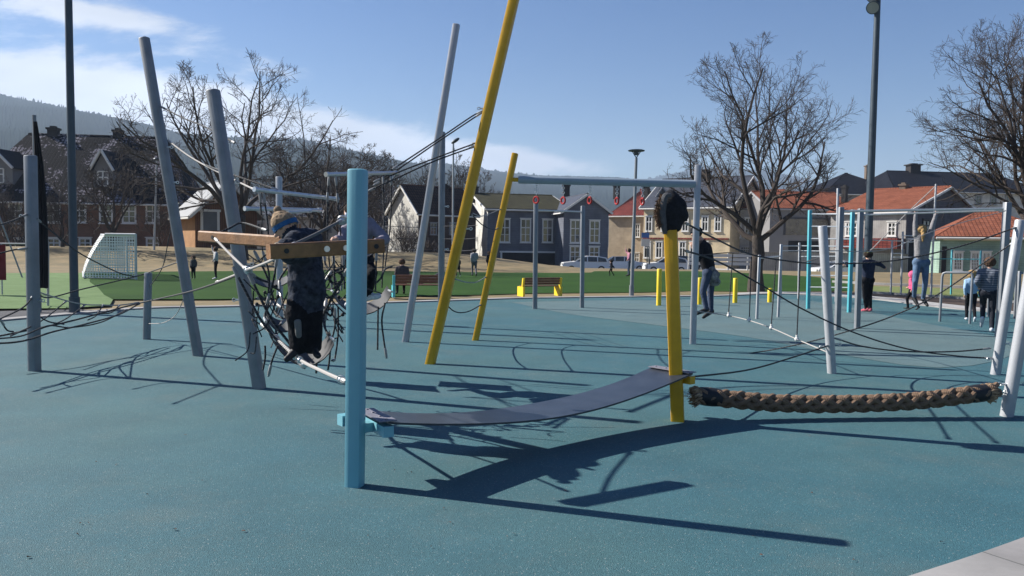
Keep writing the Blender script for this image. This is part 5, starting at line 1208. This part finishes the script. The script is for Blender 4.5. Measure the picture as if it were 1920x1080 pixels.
# cars
CARW = mat('white_car_paint', (0.72, 0.73, 0.74), .25, var=.03, spec=.6)
CARD = mat('dark_car_paint', (0.03, 0.035, 0.05), .25, var=.05, spec=.6)
TYRE = mat('tyre_rubber', (0.015, 0.015, 0.016), .85); TAIL = mat('red_tail_light', (0.4, .02, .02), .3)
def car(label, px, Y, z, m, L=4.5, H=1.46, wagon=True, rz=0.0, flip=1):
    c = at(px, 495, Y); root = empty('parked_car', V((0, 0, 0)), label, 'car', 'cars parked along the street')
    W = 1.78; x0 = -L / 2
    side = [(0, .32), (.02, .62), (.12, .86), (1.15, .96), (1.95, 1.40), (2.5, H), (3.5, H - .02), (4.15 if wagon else 3.9, 1.34 if wagon else 1.2), (4.42, .92), (4.5, .62), (4.46, .32)]
    side = [(x / 4.5 * L + x0, z_) for x, z_ in side]; lo = [(L / 2 - .1, .22), (-L / 2 + .1, .22)]
    P = side + lo; mb = MB(); n = len(P); ring = []
    for yq, ins in ((-W / 2, .0), (-W / 2 + .1, 1), (W / 2 - .1, 1), (W / 2, 0)):
        pass
    def yy_(z_, s_): return s_ * (W / 2 - max(0, (z_ - .9)) * .32)
    a = [V((x * flip, yy_(z_, -1), z_)) for x, z_ in P]; b2 = [V((x * flip, yy_(z_, 1), z_)) for x, z_ in P]
    mb.poly(a[::-1]); mb.poly(b2)
    for i in range(n): j = (i + 1) % n; mb.poly([a[i], a[j], b2[j], b2[i]])
    body = build(mb, 'body', m, root, local=True, smooth=False)
    s = L / 4.5
    for s_ in (-1, 1):
        mb = MB(); gw = [(1.28, .98), (1.98, 1.34), (2.5, 1.39), (3.45, 1.37), (4.05 if wagon else 3.8, 1.26 if wagon else 1.12), (4.18 if wagon else 4.0, .98)]
        q = [V(((x * s + x0) * flip, yy_(z_, s_) + s_ * .006, z_)) for x, z_ in gw]; mb.poly(q if s_ * flip < 0 else q[::-1]); build(mb, 'side_window', GLASS, root, local=True, smooth=False)
        mb = MB()
        for x in (2.35, 3.3): mb.box(((x * s + x0) * flip, s_ * (W / 2 - .09), 1.17), (.07, .05, .42), Matrix.Rotation(s_ * .31, 3, 'X'))
        build(mb, 'door_pillar', m, root, local=True, smooth=False)
    mb = MB(); mb.poly([V(((x * s + x0 - .01) * flip, yq, z_ + .012)) for x, z_, yq in ((1.2, .985, -.72), (1.95, 1.40, -.62), (1.95, 1.40, .62), (1.2, .985, .72))]); build(mb, 'windscreen', GLASS, root, local=True, smooth=False)
    for x in (.85, 3.65):
        for s_ in (-1, 1):
            mb = MB(); q = V(((x * s + x0) * flip, s_ * (W / 2 - .1), .31)); mb.tube([q + V((0, -.11 * s_, 0)), q + V((0, .115 * s_, 0))], .31, 20); wl = build(mb, 'wheel', TYRE, root, local=True)
            mb = MB(); mb.tube([q + V((0, .116 * s_, 0)), q + V((0, .125 * s_, 0))], .19, 16); build(mb, 'rim', GALV, wl, local=True)
    for x, mm, nm in ((.02, WHT2, 'headlight'), (4.47, TAIL, 'tail_light')):
        for s_ in (-1, 1): mb = MB(); mb.box(((x * s + x0) * flip, s_ * .68, .72), (.08, .26, .14)); build(mb, nm, mm, root, local=True, smooth=False)
    root.location = (c.x, Y, z); root.rotation_euler.z = rz; return root
car('white estate car parked before the grey house', 1097, 70.5, -.88, CARW, L=4.2, rz=.05, flip=1)
car('white saloon car parked right of the white estate car', 1172, 74, -.88, CARW, rz=-.1, L=4.1, H=1.40, wagon=False, flip=-1)
car('white hatchback half hidden behind the hooded yellow post', 1248, 71, -.88, CARW, rz=.0, L=3.9, wagon=True, flip=1)
car('dark car parked behind the girl in the black hat', 1285, 74.5, -.80, CARD, rz=.0, L=4.2, wagon=True, flip=-1)
car('white car parked behind the turquoise wall bars', 1572, 63, -.88, CARW, rz=.1, L=4.2, wagon=True, flip=1)
# street sign
root = empty('street_sign', at(1213, 500, 66), 'blue and white street sign on a thin pole before the cream building', 'sign'); q = at(1213, 500, 66); mb = MB(); mb.tube([V((q.x, 66, -.9)), V((q.x, 66, at(1213, 430, 66).z))], .04, 8); build(mb, 'pole', MASTM, root)
mb = MB(); q = at(1210, 441, 66); mb.box((q.x, 65.93, q.z), (.62, .04, .42)); build(mb, 'blue_plate', mat('sign_blue', (.06, .16, .45), .5), root, smooth=False)
mb = MB(); q = at(1210, 455, 66); mb.box((q.x, 65.93, q.z), (.7, .04, .62)); build(mb, 'white_plate', WHT, root, smooth=False)
r7_, _, _ = mast('short dark lamp post before the cream building', (1217, 502), (1217, 455), .06, .05, MASTM, Yb=67, name='street_lamp'); r7_.location.z = 0
# ---------------------------------------------------------------- people
SKIN = mat('skin', (0.50, 0.30, 0.22), .6, var=.05); 
def cloth(name, c, **k): return mat(name, c, .9, var=k.pop('var', .15), scale=k.pop('scale', 14), bump=.6, bscale=30, spec=.15, **k)
HAIRD = cloth('dark_hair', (0.03, .02, .015)); HAIRB = cloth('blond_hair', (0.42, .27, .12), scale=40); HAIRM = cloth('brown_hair', (0.10, .06, .04), scale=40)
EYE = mat('eye', (0.02, .015, .012), .2); LIP = mat('lip', (0.35, .12, .11), .6)
def person(label, J, cols, H, face, voxel=.014, puff=0.0, hair=None, hat=None, hatcol=None, group=None, disp=.004, extra=None, hs=1.0, fingers=True, pony=False, baggy=0.0, coat=0.0):
    """J: joint -> world position. cols: (skin, top, trousers, shoes, hands). One continuous remeshed body."""
    s = H / 1.7; pr = []   # (a, b, ra, rb, mat)
    face = V(face).normalized(); hd = J['head']; up = (hd - J['neck']).normalized(); side = face.cross(up).normalized(); upf = side.cross(face).normalized()
    hr = .098 * hs * (s * .55 + .45)
    def add(a, b_, ra, rb, mi): pr.append((V(a), V(b_), ra, rb, mi))
    add(hd + upf * hr * .28 - face * hr * .10, hd + upf * hr * .22 - face * hr * .05, hr, hr, 0)
    add(hd - upf * hr * .15 + face * hr * .18, hd - upf * hr * .62 + face * hr * .30, hr * .80, hr * .52, 0)   # jaw
    add(hd + face * hr * .92 + upf * hr * .02, hd + face * hr * 1.10 - upf * hr * .18, hr * .11, hr * .16, 0)  # nose
    for q in (-1, 1): add(hd + side * q * hr * .90 + upf * hr * .08, hd + side * q * hr * .96 - upf * hr * .16, hr * .16, hr * .13, 0)
    add(J['neck'] - up * .02, hd - upf * hr * .3, .058 * s, .055 * s, 0)
    L, Rr = J['shL'], J['shR']; c = (L + Rr) / 2; hl, hrr = J['hiL'], J['hiR']; hc_ = (hl + hrr) / 2; ch = c.lerp(hc_, .3)
    p = puff
    add(J['neck'] - up * .03, c.lerp(J['neck'], .3), .062 * s + p * .6, .075 * s + p, 1)
    for a in (L, Rr): add(a, c.lerp(J['neck'], .25), .060 * s + p, .072 * s + p, 1)
    add(L.lerp(Rr, .28) - (c - ch) * .3, hl.lerp(hrr, .22) + (c - hc_) * .22, .108 * s + p, .098 * s + p, 1); add(L.lerp(Rr, .72) - (c - ch) * .3, hl.lerp(hrr, .78) + (c - hc_) * .22, .108 * s + p, .098 * s + p, 1)
    add(c - (c - hc_) * .22, hc_ + (c - hc_) * .2, .115 * s + p, .105 * s + p, 1)
    if coat: add(hc_ + (c - hc_) * .2, hc_ - (c - hc_) * coat, .145 * s + p, .155 * s + p, 1)
    add(hl, hrr, .108 * s + p * .5, .108 * s + p * .5, 2)
    for q in 'LR':
        add(J['sh' + q], J['el' + q], .056 * s + p, .046 * s + p * .9, 1); add(J['el' + q], J['ha' + q].lerp(J['el' + q], .12), .046 * s + p * .9, .036 * s + p * .6, 1)
        add(J['hi' + q], J['kn' + q], .088 * s + p * .4 + baggy * .2, .060 * s + p * .4 + baggy, 2); add(J['kn' + q], J['an' + q], .060 * s + p * .4 + baggy, .040 * s + p * .5 + baggy, 2)
        an, to = J['an' + q], J['to' + q]; d = (to - an).normalized(); dn = V((0, 0, -1)) if abs(d.z) < .8 else d.orthogonal()
        add(an + dn * .03 * s - d * .03 * s, an + dn * .035 * s + d * .11 * s, .046 * s, .042 * s, 3); add(an + dn * .035 * s + d * .1 * s, an + dn * .045 * s + d * .19 * s, .042 * s, .034 * s, 3)
        # hand
        ha = J['ha' + q]; d = (ha - J['el' + q]).normalized(); gr = J.get('grip' + q); sd_ = d.cross(V((0, 1, 0.2))).normalized(); fw = sd_.cross(d).normalized()
        if gr: fw = V(gr).normalized(); sd_ = d.cross(fw).normalized()
        w_ = ha; pm = w_ + d * .075 * s
        for k in (-1, 1): add(w_, pm + sd_ * k * .022 * s, .026 * s, .024 * s, 4)
        for k, ln in ((-1.5, .062), (-.5, .075), (.5, .080), (1.5, .070)):
            b0 = pm + sd_ * k * .0205 * s; curl = .9 if gr else .35
            m_ = b0 + (d * math.cos(curl * .5) + fw * math.sin(curl * .5)) * ln * .5 * s; e = m_ + (d * math.cos(curl * 1.6) + fw * math.sin(curl * 1.6)) * ln * .5 * s
            add(b0, m_, .0105 * s + .001, .0100 * s + .001, 4); add(m_, e, .0100 * s + .001, .0088 * s + .001, 4)
        tb = w_ + d * .02 * s + sd_ * -.026 * s; add(tb, tb + (d * .6 - sd_ * .75 + fw * .25).normalized() * .035 * s, .0135 * s, .0115 * s, 4); t2 = tb + (d * .6 - sd_ * .75 + fw * .25).normalized() * .035 * s; add(t2, t2 + (d * .85 - sd_ * .2 + fw * .45).normalized() * .03 * s, .0115 * s, .010 * s, 4)
    for e in (extra or []): add(*e)
    mb = MB()
    for a, b_, ra, rb, mi in pr: mb.capsule(a, b_, ra, rb, 12)
    me = remesh(mb, voxel, 1)
    if disp:
        for v in me.vertices:
            k = noise.noise(v.co * 9) * .6 + noise.noise(v.co * 21) * .4; v.co += v.normal * disp * k if (v.co - hd).length > hr * 1.5 else V((0, 0, 0))
    segs = [(a, b_ - a, max((b_ - a).length_squared, 1e-9), ra, rb, mi) for a, b_, ra, rb, mi in pr]; tags = []
    for f in me.polygons:
        c_ = f.center; best = 1e9; bm_ = 0
        for a, d, l2, ra, rb, mi in segs:
            w_ = c_ - a; t_ = w_.dot(d) / l2; t_ = 0 if t_ < 0 else 1 if t_ > 1 else t_
            dd = (w_ - d * t_).length - (ra + (rb - ra) * t_)
            if coat and mi == 1: dd -= .035
            if dd < best: best = dd; bm_ = mi
        tags.append(bm_)
    lowz = min(J['anL'].z, J['anR'].z)
    root = from_mesh(me, 'person', list(cols), label=label, cat='person', group=group, org=V((hc_.x, hc_.y, lowz - .06 * s)), tags=tags)
    for q in (-1, 1):
        mb = MB(); mb.ell(hd + face * hr * .90 + side * q * hr * .36 + upf * hr * .12, (hr * .13,) * 3, 8, 6); build(mb, 'eye', EYE, root)
    mb = MB(); m_ = hd + face * hr * .86 - upf * hr * .46; mb.capsule(m_ - side * hr * .22, m_ + side * hr * .22, hr * .07, hr * .07, 6); build(mb, 'mouth', LIP, root)
    if hair:
        mb = MB()
        for k in range(9):
            a = -2.1 + 4.2 * k / 8; dv = (-face * math.cos(a * .75) + side * math.sin(a * .75)); mb.ell(hd + upf * hr * .25 + dv * hr * .38, (hr * .80, hr * .80, hr * .95), 12, 8)
        mb.ell(hd + upf * hr * .55 - face * hr * .05, (hr * .92, hr * .92, hr * .80), 14, 8)
        if pony: 
            q = hd - face * hr * 1.1 + upf * hr * .1; mb.capsule(q, q - V((0, 0, hr * 1.1)) - face * hr * .25, hr * .38, hr * .42); mb.capsule(q - V((0, 0, hr * 1.1)) - face * hr * .2, q - V((0, 0, hr * 2.4)), hr * .40, hr * .12)
        from_mesh(remesh(mb, hr * .11, 1, hr * .09, 2, 30), 'hair', hair, root)
    if hat:
        mb = MB()
        if hat == 'beanie':
            mb.ell(hd + upf * hr * .50 - face * hr * .08, (hr * 1.12, hr * 1.12, hr * 1.0), 16, 10); mb.ell(hd + upf * hr * 1.0 - face * hr * .12, (hr * .8, hr * .8, hr * .7), 14, 8)
        elif hat == 'hat':
            mb.ell(hd + upf * hr * .62, (hr * 1.12, hr * 1.12, hr * .72), 16, 10); mb.torus(hd + upf * hr * .35, hr * 1.02, hr * .18, upf, 20, 6)
        elif hat == 'cap':
            mb.ell(hd + upf * hr * .5, (hr * 1.08, hr * 1.08, hr * .78), 16, 10); mb.ell(hd + upf * hr * .35 + face * hr * 1.1, (hr * .5, hr * .5, hr * .12), 12, 6)
        elif hat == 'hood':
            mb.ell(hd + upf * hr * .25 - face * hr * .22, (hr * 1.2, hr * 1.2, hr * 1.25), 16, 10)
        hh = from_mesh(remesh(mb, hr * .10, 1, hr * .05, 4, 40), hat if hat != 'hood' else 'hood', hatcol, root)
        if hat == 'beanie':
            mb = MB(); mb.ell(hd + upf * hr * 1.75 - face * hr * .2, (hr * .36,) * 3, 10, 8); build(mb, 'pompom', hatcol, hh)
            mb = MB(); mb.tube([hd + upf * hr * .02 - face * hr * .06, hd + upf * hr * .42 - face * hr * .08], [hr * 1.14, hr * 1.17], 20); build(mb, 'band', cloth('blue_band', (.035, .13, .30)), hh)
    return root
def joints(base, H, rz, pose='stand', rnd=random.Random(1)):
    """neutral adult proportions scaled to H, facing +y turned by rz"""
    s = H / 1.7; R = Matrix.Rotation(rz, 3, 'Z'); J = dict(head=(0, .02, 1.56), neck=(0, 0, 1.42), shL=(-.17, 0, 1.36), shR=(.17, 0, 1.36), elL=(-.23, -.03, 1.10), elR=(.23, -.03, 1.10), haL=(-.25, .07, .88), haR=(.25, .07, .88),
        hiL=(-.09, 0, .88), hiR=(.09, 0, .88), knL=(-.10, .03, .48), knR=(.10, .03, .48), anL=(-.11, 0, .09), anR=(.11, 0, .09), toL=(-.13, .2, .04), toR=(.13, .2, .04))
    if pose == 'walk': J.update(knL=(-.09, .18, .50), anL=(-.09, .12, .10), toL=(-.1, .32, .10), knR=(.09, -.03, .48), anR=(.09, -.28, .14), toR=(.1, -.12, .03), elL=(-.22, -.14, 1.12), haL=(-.2, -.1, .9), elR=(.22, .06, 1.12), haR=(.18, .28, 1.0))
    if pose == 'run': J.update(knL=(-.09, .26, .60), anL=(-.09, .02, .30), toL=(-.1, .12, .16), knR=(.09, .02, .48), anR=(.09, -.12, .09), toR=(.1, .09, .04), elL=(-.24, -.18, 1.14), haL=(-.18, .04, 1.02), elR=(.26, -.02, 1.14), haR=(.2, .22, 1.2))
    if pose == 'out': J.update(elL=(-.42, .03, 1.30), haL=(-.62, .12, 1.26), elR=(.42, .03, 1.30), haR=(.62, .12, 1.22), anL=(.06, .1, .09), toL=(.0, .3, .04), knL=(-.02, .08, .48))
    if pose == 'wave': J.update(elR=(.36, .1, 1.45), haR=(.42, .16, 1.68), elL=(-.30, .05, 1.12), haL=(-.36, .16, .98))
    if pose == 'sit': J.update({k: (v[0], v[1], v[2] - .42) for k, v in J.items() if k[:2] not in ('kn', 'an', 'to')}); 
    if pose == 'sit': J.update(knL=(-.12, .40, .50), knR=(.12, .40, .50), anL=(-.12, .42, .09), anR=(.12, .42, .09), toL=(-.14, .62, .04), toR=(.14, .62, .04), haL=(-.12, .32, .56), haR=(.12, .32, .56))
    if pose == 'squat': J.update({k: (v[0], v[1] - .05, v[2] - .45) for k, v in J.items() if k[:2] not in ('kn', 'an', 'to')}); 
    if pose == 'squat': J.update(knL=(-.16, .30, .48), knR=(.16, .30, .48), haL=(-.12, .4, .5), haR=(.12, .4, .5), elL=(-.2, .2, .66), elR=(.2, .2, .66))
    if pose == 'lie': 
        J = dict(head=(-.62, 0, .62), neck=(-.48, 0, .55), shL=(-.42, -.15, .54), shR=(-.42, .15, .54), elL=(-.3, -.2, .4), elR=(-.22, .2, .55), haL=(-.05, -.16, .5), haR=(-.05, .12, .56), hiL=(.10, -.09, .50), hiR=(.10, .09, .50), knL=(.45, -.1, .62), knR=(.42, .1, .74), anL=(.82, -.1, .50), anR=(.62, .1, .50), toL=(.9, -.1, .68), toR=(.80, .1, .58))
    return {k: V(base) + R @ (V(v) * s) for k, v in J.items()}, R @ V((0, 1, 0))
C = cloth
DN = C('blue_denim', (0.11, .17, .27), var=.2, scale=9); BKT = C('black_trousers', (.014, .014, .018), var=.3); NAVY = C('navy_jacket', (.020, .028, .055)); SHB = mat('black_shoe', (.015, .015, .016), .6); SHW = mat('white_shoe', (.62, .65, .70), .6, var=.2, scale=40)
GRT = C('grey_jumper', (.26, .25, .26)); 
# pattern jacket of the near child
PJ = C('dark_patterned_jacket', (.055, .065, .09), var=.4, scale=20, col2=(.008, .009, .014)); PJ2 = PJ
# near child in the beanie, leaning over the beams
Yc = 6.55
def A_(px, py, dy=0.0): return at(px, py, Yc + dy)
J = dict(head=A_(536, 428), neck=A_(551, 446, .0), shL=A_(551, 452, -.13), shR=A_(585, 448, .12), elL=A_(545, 480, -.2), elR=A_(572, 478, -.10), haL=A_(527, 462, -.52), haR=A_(538, 456, -.42), gripL=(0, 0, -1), gripR=(0, 0, -1),
    hiL=A_(562, 528, -.02), hiR=A_(588, 528, .06), knL=A_(556, 588, -.08), knR=A_(586, 590, .02), anL=A_(560, 648, .0), anR=A_(586, 648, .05), toL=A_(540, 664, -.1), toR=A_(600, 664, -.1))
MIT = C('oatmeal_mitten', (.34, .30, .24)); BEAN = C('oatmeal_knit', (.36, .26, .17), var=.3, scale=30)
pe = person('child in oatmeal beanie and black snow trousers climbing between the wooden beams', J, (SKIN, PJ, BKT, SHB, MIT), 1.26, (-.75, -.25, -.45), voxel=.011, puff=.042, hat='beanie', hatcol=BEAN, hs=1.12, disp=.016, coat=.26, baggy=.024)
mb = MB(); q0, q1 = A_(558, 604, -.135), A_(560, 628, -.125); mb.capsule(q0, q1, .030, .026, 10); build(mb, 'knee_patch', C('grey_patch', (.16, .16, .16)), pe)
# second child behind the turquoise post
Yc = 9.05
J = dict(head=A_(662, 402), neck=A_(668, 424), shL=A_(650, 432, -.05), shR=A_(692, 420, .05), elL=A_(640, 452, -.2), elR=A_(722, 448, -.1), haL=A_(630, 448, -.55), haR=A_(705, 455, -.5), gripL=(0, 0, -1), gripR=(0, 0, -1),
    hiL=A_(660, 488), hiR=A_(684, 488, .05), knL=A_(672, 530, -.3), knR=A_(698, 512, -.22), anL=A_(672, 556, .02), anR=A_(690, 554, -.1), toL=A_(650, 565, -.1), toR=A_(712, 548, -.2))
person('child in pale mauve jacket bending over the beam behind the turquoise post', J, (SKIN, C('mauve_grey_jacket', (.25, .23, .28)), BKT, SHW, SKIN), 1.5, (-.8, -.5, -.3), voxel=.013, puff=.024, hair=HAIRD, hs=1.1, disp=.012)
# third child low behind, only partly seen
# girl in black hat leaning on the silver post
Yc = 13.75
J = dict(head=A_(1306, 438), neck=A_(1316, 452), shL=A_(1312, 460, -.1), shR=A_(1326, 462, .12), elL=A_(1310, 486, -.2), elR=A_(1306, 480, .15), haL=A_(1301, 466, -.15), haR=A_(1303, 460, .1),
    hiL=A_(1327, 512, -.06), hiR=A_(1334, 512, .08), knL=A_(1318, 546, -.08), knR=A_(1332, 549, .08), anL=A_(1324, 578, -.1), anR=A_(1333, 582, .05), toL=A_(1306, 584, -.15), toR=A_(1318, 591, 0))
gpn = person('girl in black hat and dark jacket standing on the rope by the silver post', J, (SKIN, C('black_jacket', (.015, .015, .018)), C('dark_blue_jeans', (.06, .08, .13)), SHB, SKIN), 1.5, (-1, -.2, -.12), voxel=.014, puff=.014, hair=HAIRD, hat='hat', hatcol=WOOL)
mb = MB(); 
for (px, py, r_) in ((1330, 505, .11), (1336, 516, .12), (1341, 527, .10), (1346, 528, .06), (1330, 524, .07)): mb.ell(A_(px, py), (r_, r_ * 1.2, r_ * .9), 12, 8)
from_mesh(remesh(mb, .02, 1, .03, 6, 9), 'tied_jacket', C('black_white_pattern', (.32, .31, .31), var=.5, scale=11, col2=(.02, .02, .02)), gpn)
# man with arms out
B = G(1625, 585); J, f = joints(B, 1.55, .25, 'out'); J['haL'] = A_(1590, 520) if 0 else J['haL']
person('person in navy top and black trousers with arms out behind the grey posts', J, (SKIN, NAVY, BKT, C('pink_shoe', (.5, .12, .16)), SKIN), 1.55, f, voxel=.018, puff=.012, hair=HAIRD, hat='cap', hatcol=C('olive_cap', (.16, .18, .07)))
# hanging girl
Yc = 16.0
J = dict(head=A_(1727, 432), neck=A_(1730, 447), shL=A_(1717, 441, 0), shR=A_(1744, 441, 0), elL=A_(1716, 420), elR=A_(1750, 418), haL=A_(1717, 402), haR=A_(1755, 402), gripL=(0, 1, 0), gripR=(0, 1, 0),
    hiL=A_(1720, 492), hiR=A_(1735, 492), knL=A_(1716, 528, -.08), knR=A_(1735, 528, -.04), anL=A_(1714, 556, .1), anR=A_(1731, 559, .1), toL=A_(1720, 567, .02), toR=A_(1740, 570, -.05))
person('blond girl in grey jumper and jeans hanging from the high bar', J, (SKIN, GRT, DN, SHB, SKIN), 1.5, (.1, 1, .1), voxel=.015, puff=.008, hair=HAIRB, pony=True)
# boy striped
B = G(1850, 622); J, f = joints(B, 1.46, -.5, 'run')
STR = bpy.data.materials.new('striped_knit'); STR.use_nodes = True; t = STR.node_tree; b = t.nodes['Principled BSDF']; b.inputs['Roughness'].default_value = .9; c_ = t.nodes.new('ShaderNodeTexCoord'); s = t.nodes.new('ShaderNodeSeparateXYZ'); t.links.new(c_.outputs['Object'], s.inputs[0])
g_ = mth(t, 'LESS_THAN', mth(t, 'FRACT', mth(t, 'DIVIDE', s.outputs[2], .045)), .4); mx_ = t.nodes.new('ShaderNodeMix'); mx_.data_type = 'RGBA'; t.links.new(g_, mx_.inputs['Factor']); mx_.inputs['A'].default_value = (.055, .07, .10, 1); mx_.inputs['B'].default_value = (.15, .17, .21, 1); t.links.new(mx_.outputs['Result'], b.inputs['Base Color'])
person('boy in striped jumper and dark trousers running between the bars', J, (SKIN, STR, C('charcoal_trousers', (.025, .028, .038)), SHW, SKIN), 1.46, f, voxel=.015, puff=.014, hair=HAIRM, hs=1.05)
B = G(1819, 602); J, f = joints(B, 1.12, -.35, 'walk')
person('small blond child in pale blue top behind the low hoop bar', J, (SKIN, C('pale_blue_top', (.30, .45, .62)), BKT, SHW, SKIN), 1.12, f, voxel=.016, puff=.01, hair=HAIRB, hs=1.15)
B = V((at(1710, 560, 21).x, 21, 0)); J, f = joints(B, .98, .6, 'walk')
person('little child in pink jacket half hidden by the hanging girl', J, (SKIN, C('pink_jacket', (.70, .12, .25)), BKT, SHB, SKIN), .98, (.3, 1, 0), voxel=.018, puff=.016, hat='hood', hatcol=C('pink_jacket', (.7, .12, .25)), hs=1.15)
# far children and adults on the pitch
def far(label, px, pyb, pyt, rz, pose, cols, hair=HAIRM, hat=None, hatcol=None, vox=.028):
    B = G(px, pyb); T = at(px, pyt, B.y); H = (T.z) ; J, f = joints(B, H, rz, pose)
    return person(label, J, cols, H, f, voxel=vox, puff=.012, hair=hair if not hat else None, hat=hat, hatcol=hatcol, disp=0, hs=1.1 if H < 1.45 else 1)
far('child in white top and black trousers on the pitch left of the leaning poles', 405, 523, 463, 2.0, 'wave', (SKIN, C('white_top', (.5, .5, .5)), BKT, SHW, SKIN))
far('small dark dressed child on the pitch behind the tall leaning pole', 363, 523, 480, 3.0, 'stand', (SKIN, C('dark_grey_top', (.06, .065, .075)), BKT, SHB, SKIN))
far('person in pale grey clothes walking on the pitch between the yellow poles', 889, 518, 466, .2, 'walk', (SKIN, C('light_grey_top', (.34, .34, .35)), C('grey_trousers', (.14, .14, .16)), SHB, SKIN), hair=HAIRD)
far('dark dressed child partly behind the tallest yellow pole', 859, 519, 482, .5, 'walk', (SKIN, C('dark_grey_top', (.06, .065, .075)), BKT, SHW, SKIN))
far('dark dressed child partly behind the shorter yellow pole', 917, 510, 472, .5, 'stand', (SKIN, BKT, BKT, SHB, SKIN))
far('small child in black stepping on the pitch by the parked cars', 1146, 518, 488, 1.2, 'walk', (SKIN, BKT, BKT, SHB, SKIN), hair=HAIRD)
far('person in pink top at the pitch edge left of the slender lamp', 1179, 517, 466, 1.6, 'wave', (SKIN, C('dusty_pink', (.42, .19, .25)), C('dark_blue_jeans', (.06, .08, .13)), SHB, SKIN), hair=HAIRD)
B = G(752, 553) + V((0, .18, 0)); J, f = joints(B, 1.45, .25, 'sit'); person('person in dark clothes seated on the left end of the turquoise bench', J, (SKIN, C('taupe_jacket', (.07, .06, .065)), BKT, SHB, SKIN), 1.45, f, voxel=.022, puff=.012, hair=HAIRM)
B = G(802, 552) + V((0, .05, 0)); J, f = joints(B, 1.45, .22, 'lie'); person('dark dressed person lying along the turquoise bench', J, (SKIN, BKT, C('dark_grey_top', (.06, .065, .075)), SHB, SKIN), 1.45, (.3, 0, 1), voxel=.022, puff=.012, hair=HAIRD)

# fallen leaves and grit on the rubber
LEAF = mat('dead_leaf', (.13, .07, .045), .9, var=.3, scale=60); rnd = random.Random(77); mb = MB()
spots = [(763, 888), (772, 886), (1262, 883), (1522, 924), (1766, 1016), (740, 882), (690, 1004), (808, 1025), (1180, 770)]
for (px, py) in spots + [(rnd.uniform(0, 1900), rnd.uniform(700, 1060)) for _ in range(26)]:
    q = G(px, py, .006); a = rnd.uniform(0, 6.28); r_ = rnd.uniform(.006, .016); pts = []
    for k in range(7): t_ = a + 6.283 * k / 7; rr_ = r_ * (1 if k % 2 else .55) * (1.5 if k == 0 else 1); pts.append(q + V((math.cos(t_) * rr_, math.sin(t_) * rr_ * .7, rnd.uniform(.0, .008))))
    mb.poly(pts)
build(mb, 'fallen_leaves', LEAF, kind='stuff', smooth=False)
# ---------------------------------------------------------------- haze
HZ = 0.00028
if HZ:
    m = bpy.data.materials.new('haze_air'); m.use_nodes = True; t = m.node_tree; t.nodes.clear(); o = t.nodes.new('ShaderNodeOutputMaterial'); v = t.nodes.new('ShaderNodeVolumePrincipled')
    v.inputs['Density'].default_value = HZ; v.inputs['Color'].default_value = (.60, .76, 1.0, 1); v.inputs['Anisotropy'].default_value = .2
    t.links.new(v.outputs[0], o.inputs['Volume'])
    mb = MB(); mb.box((0, 1500, 170), (9000, 3600, 350)); build(mb, 'haze', m, kind='stuff', smooth=False)
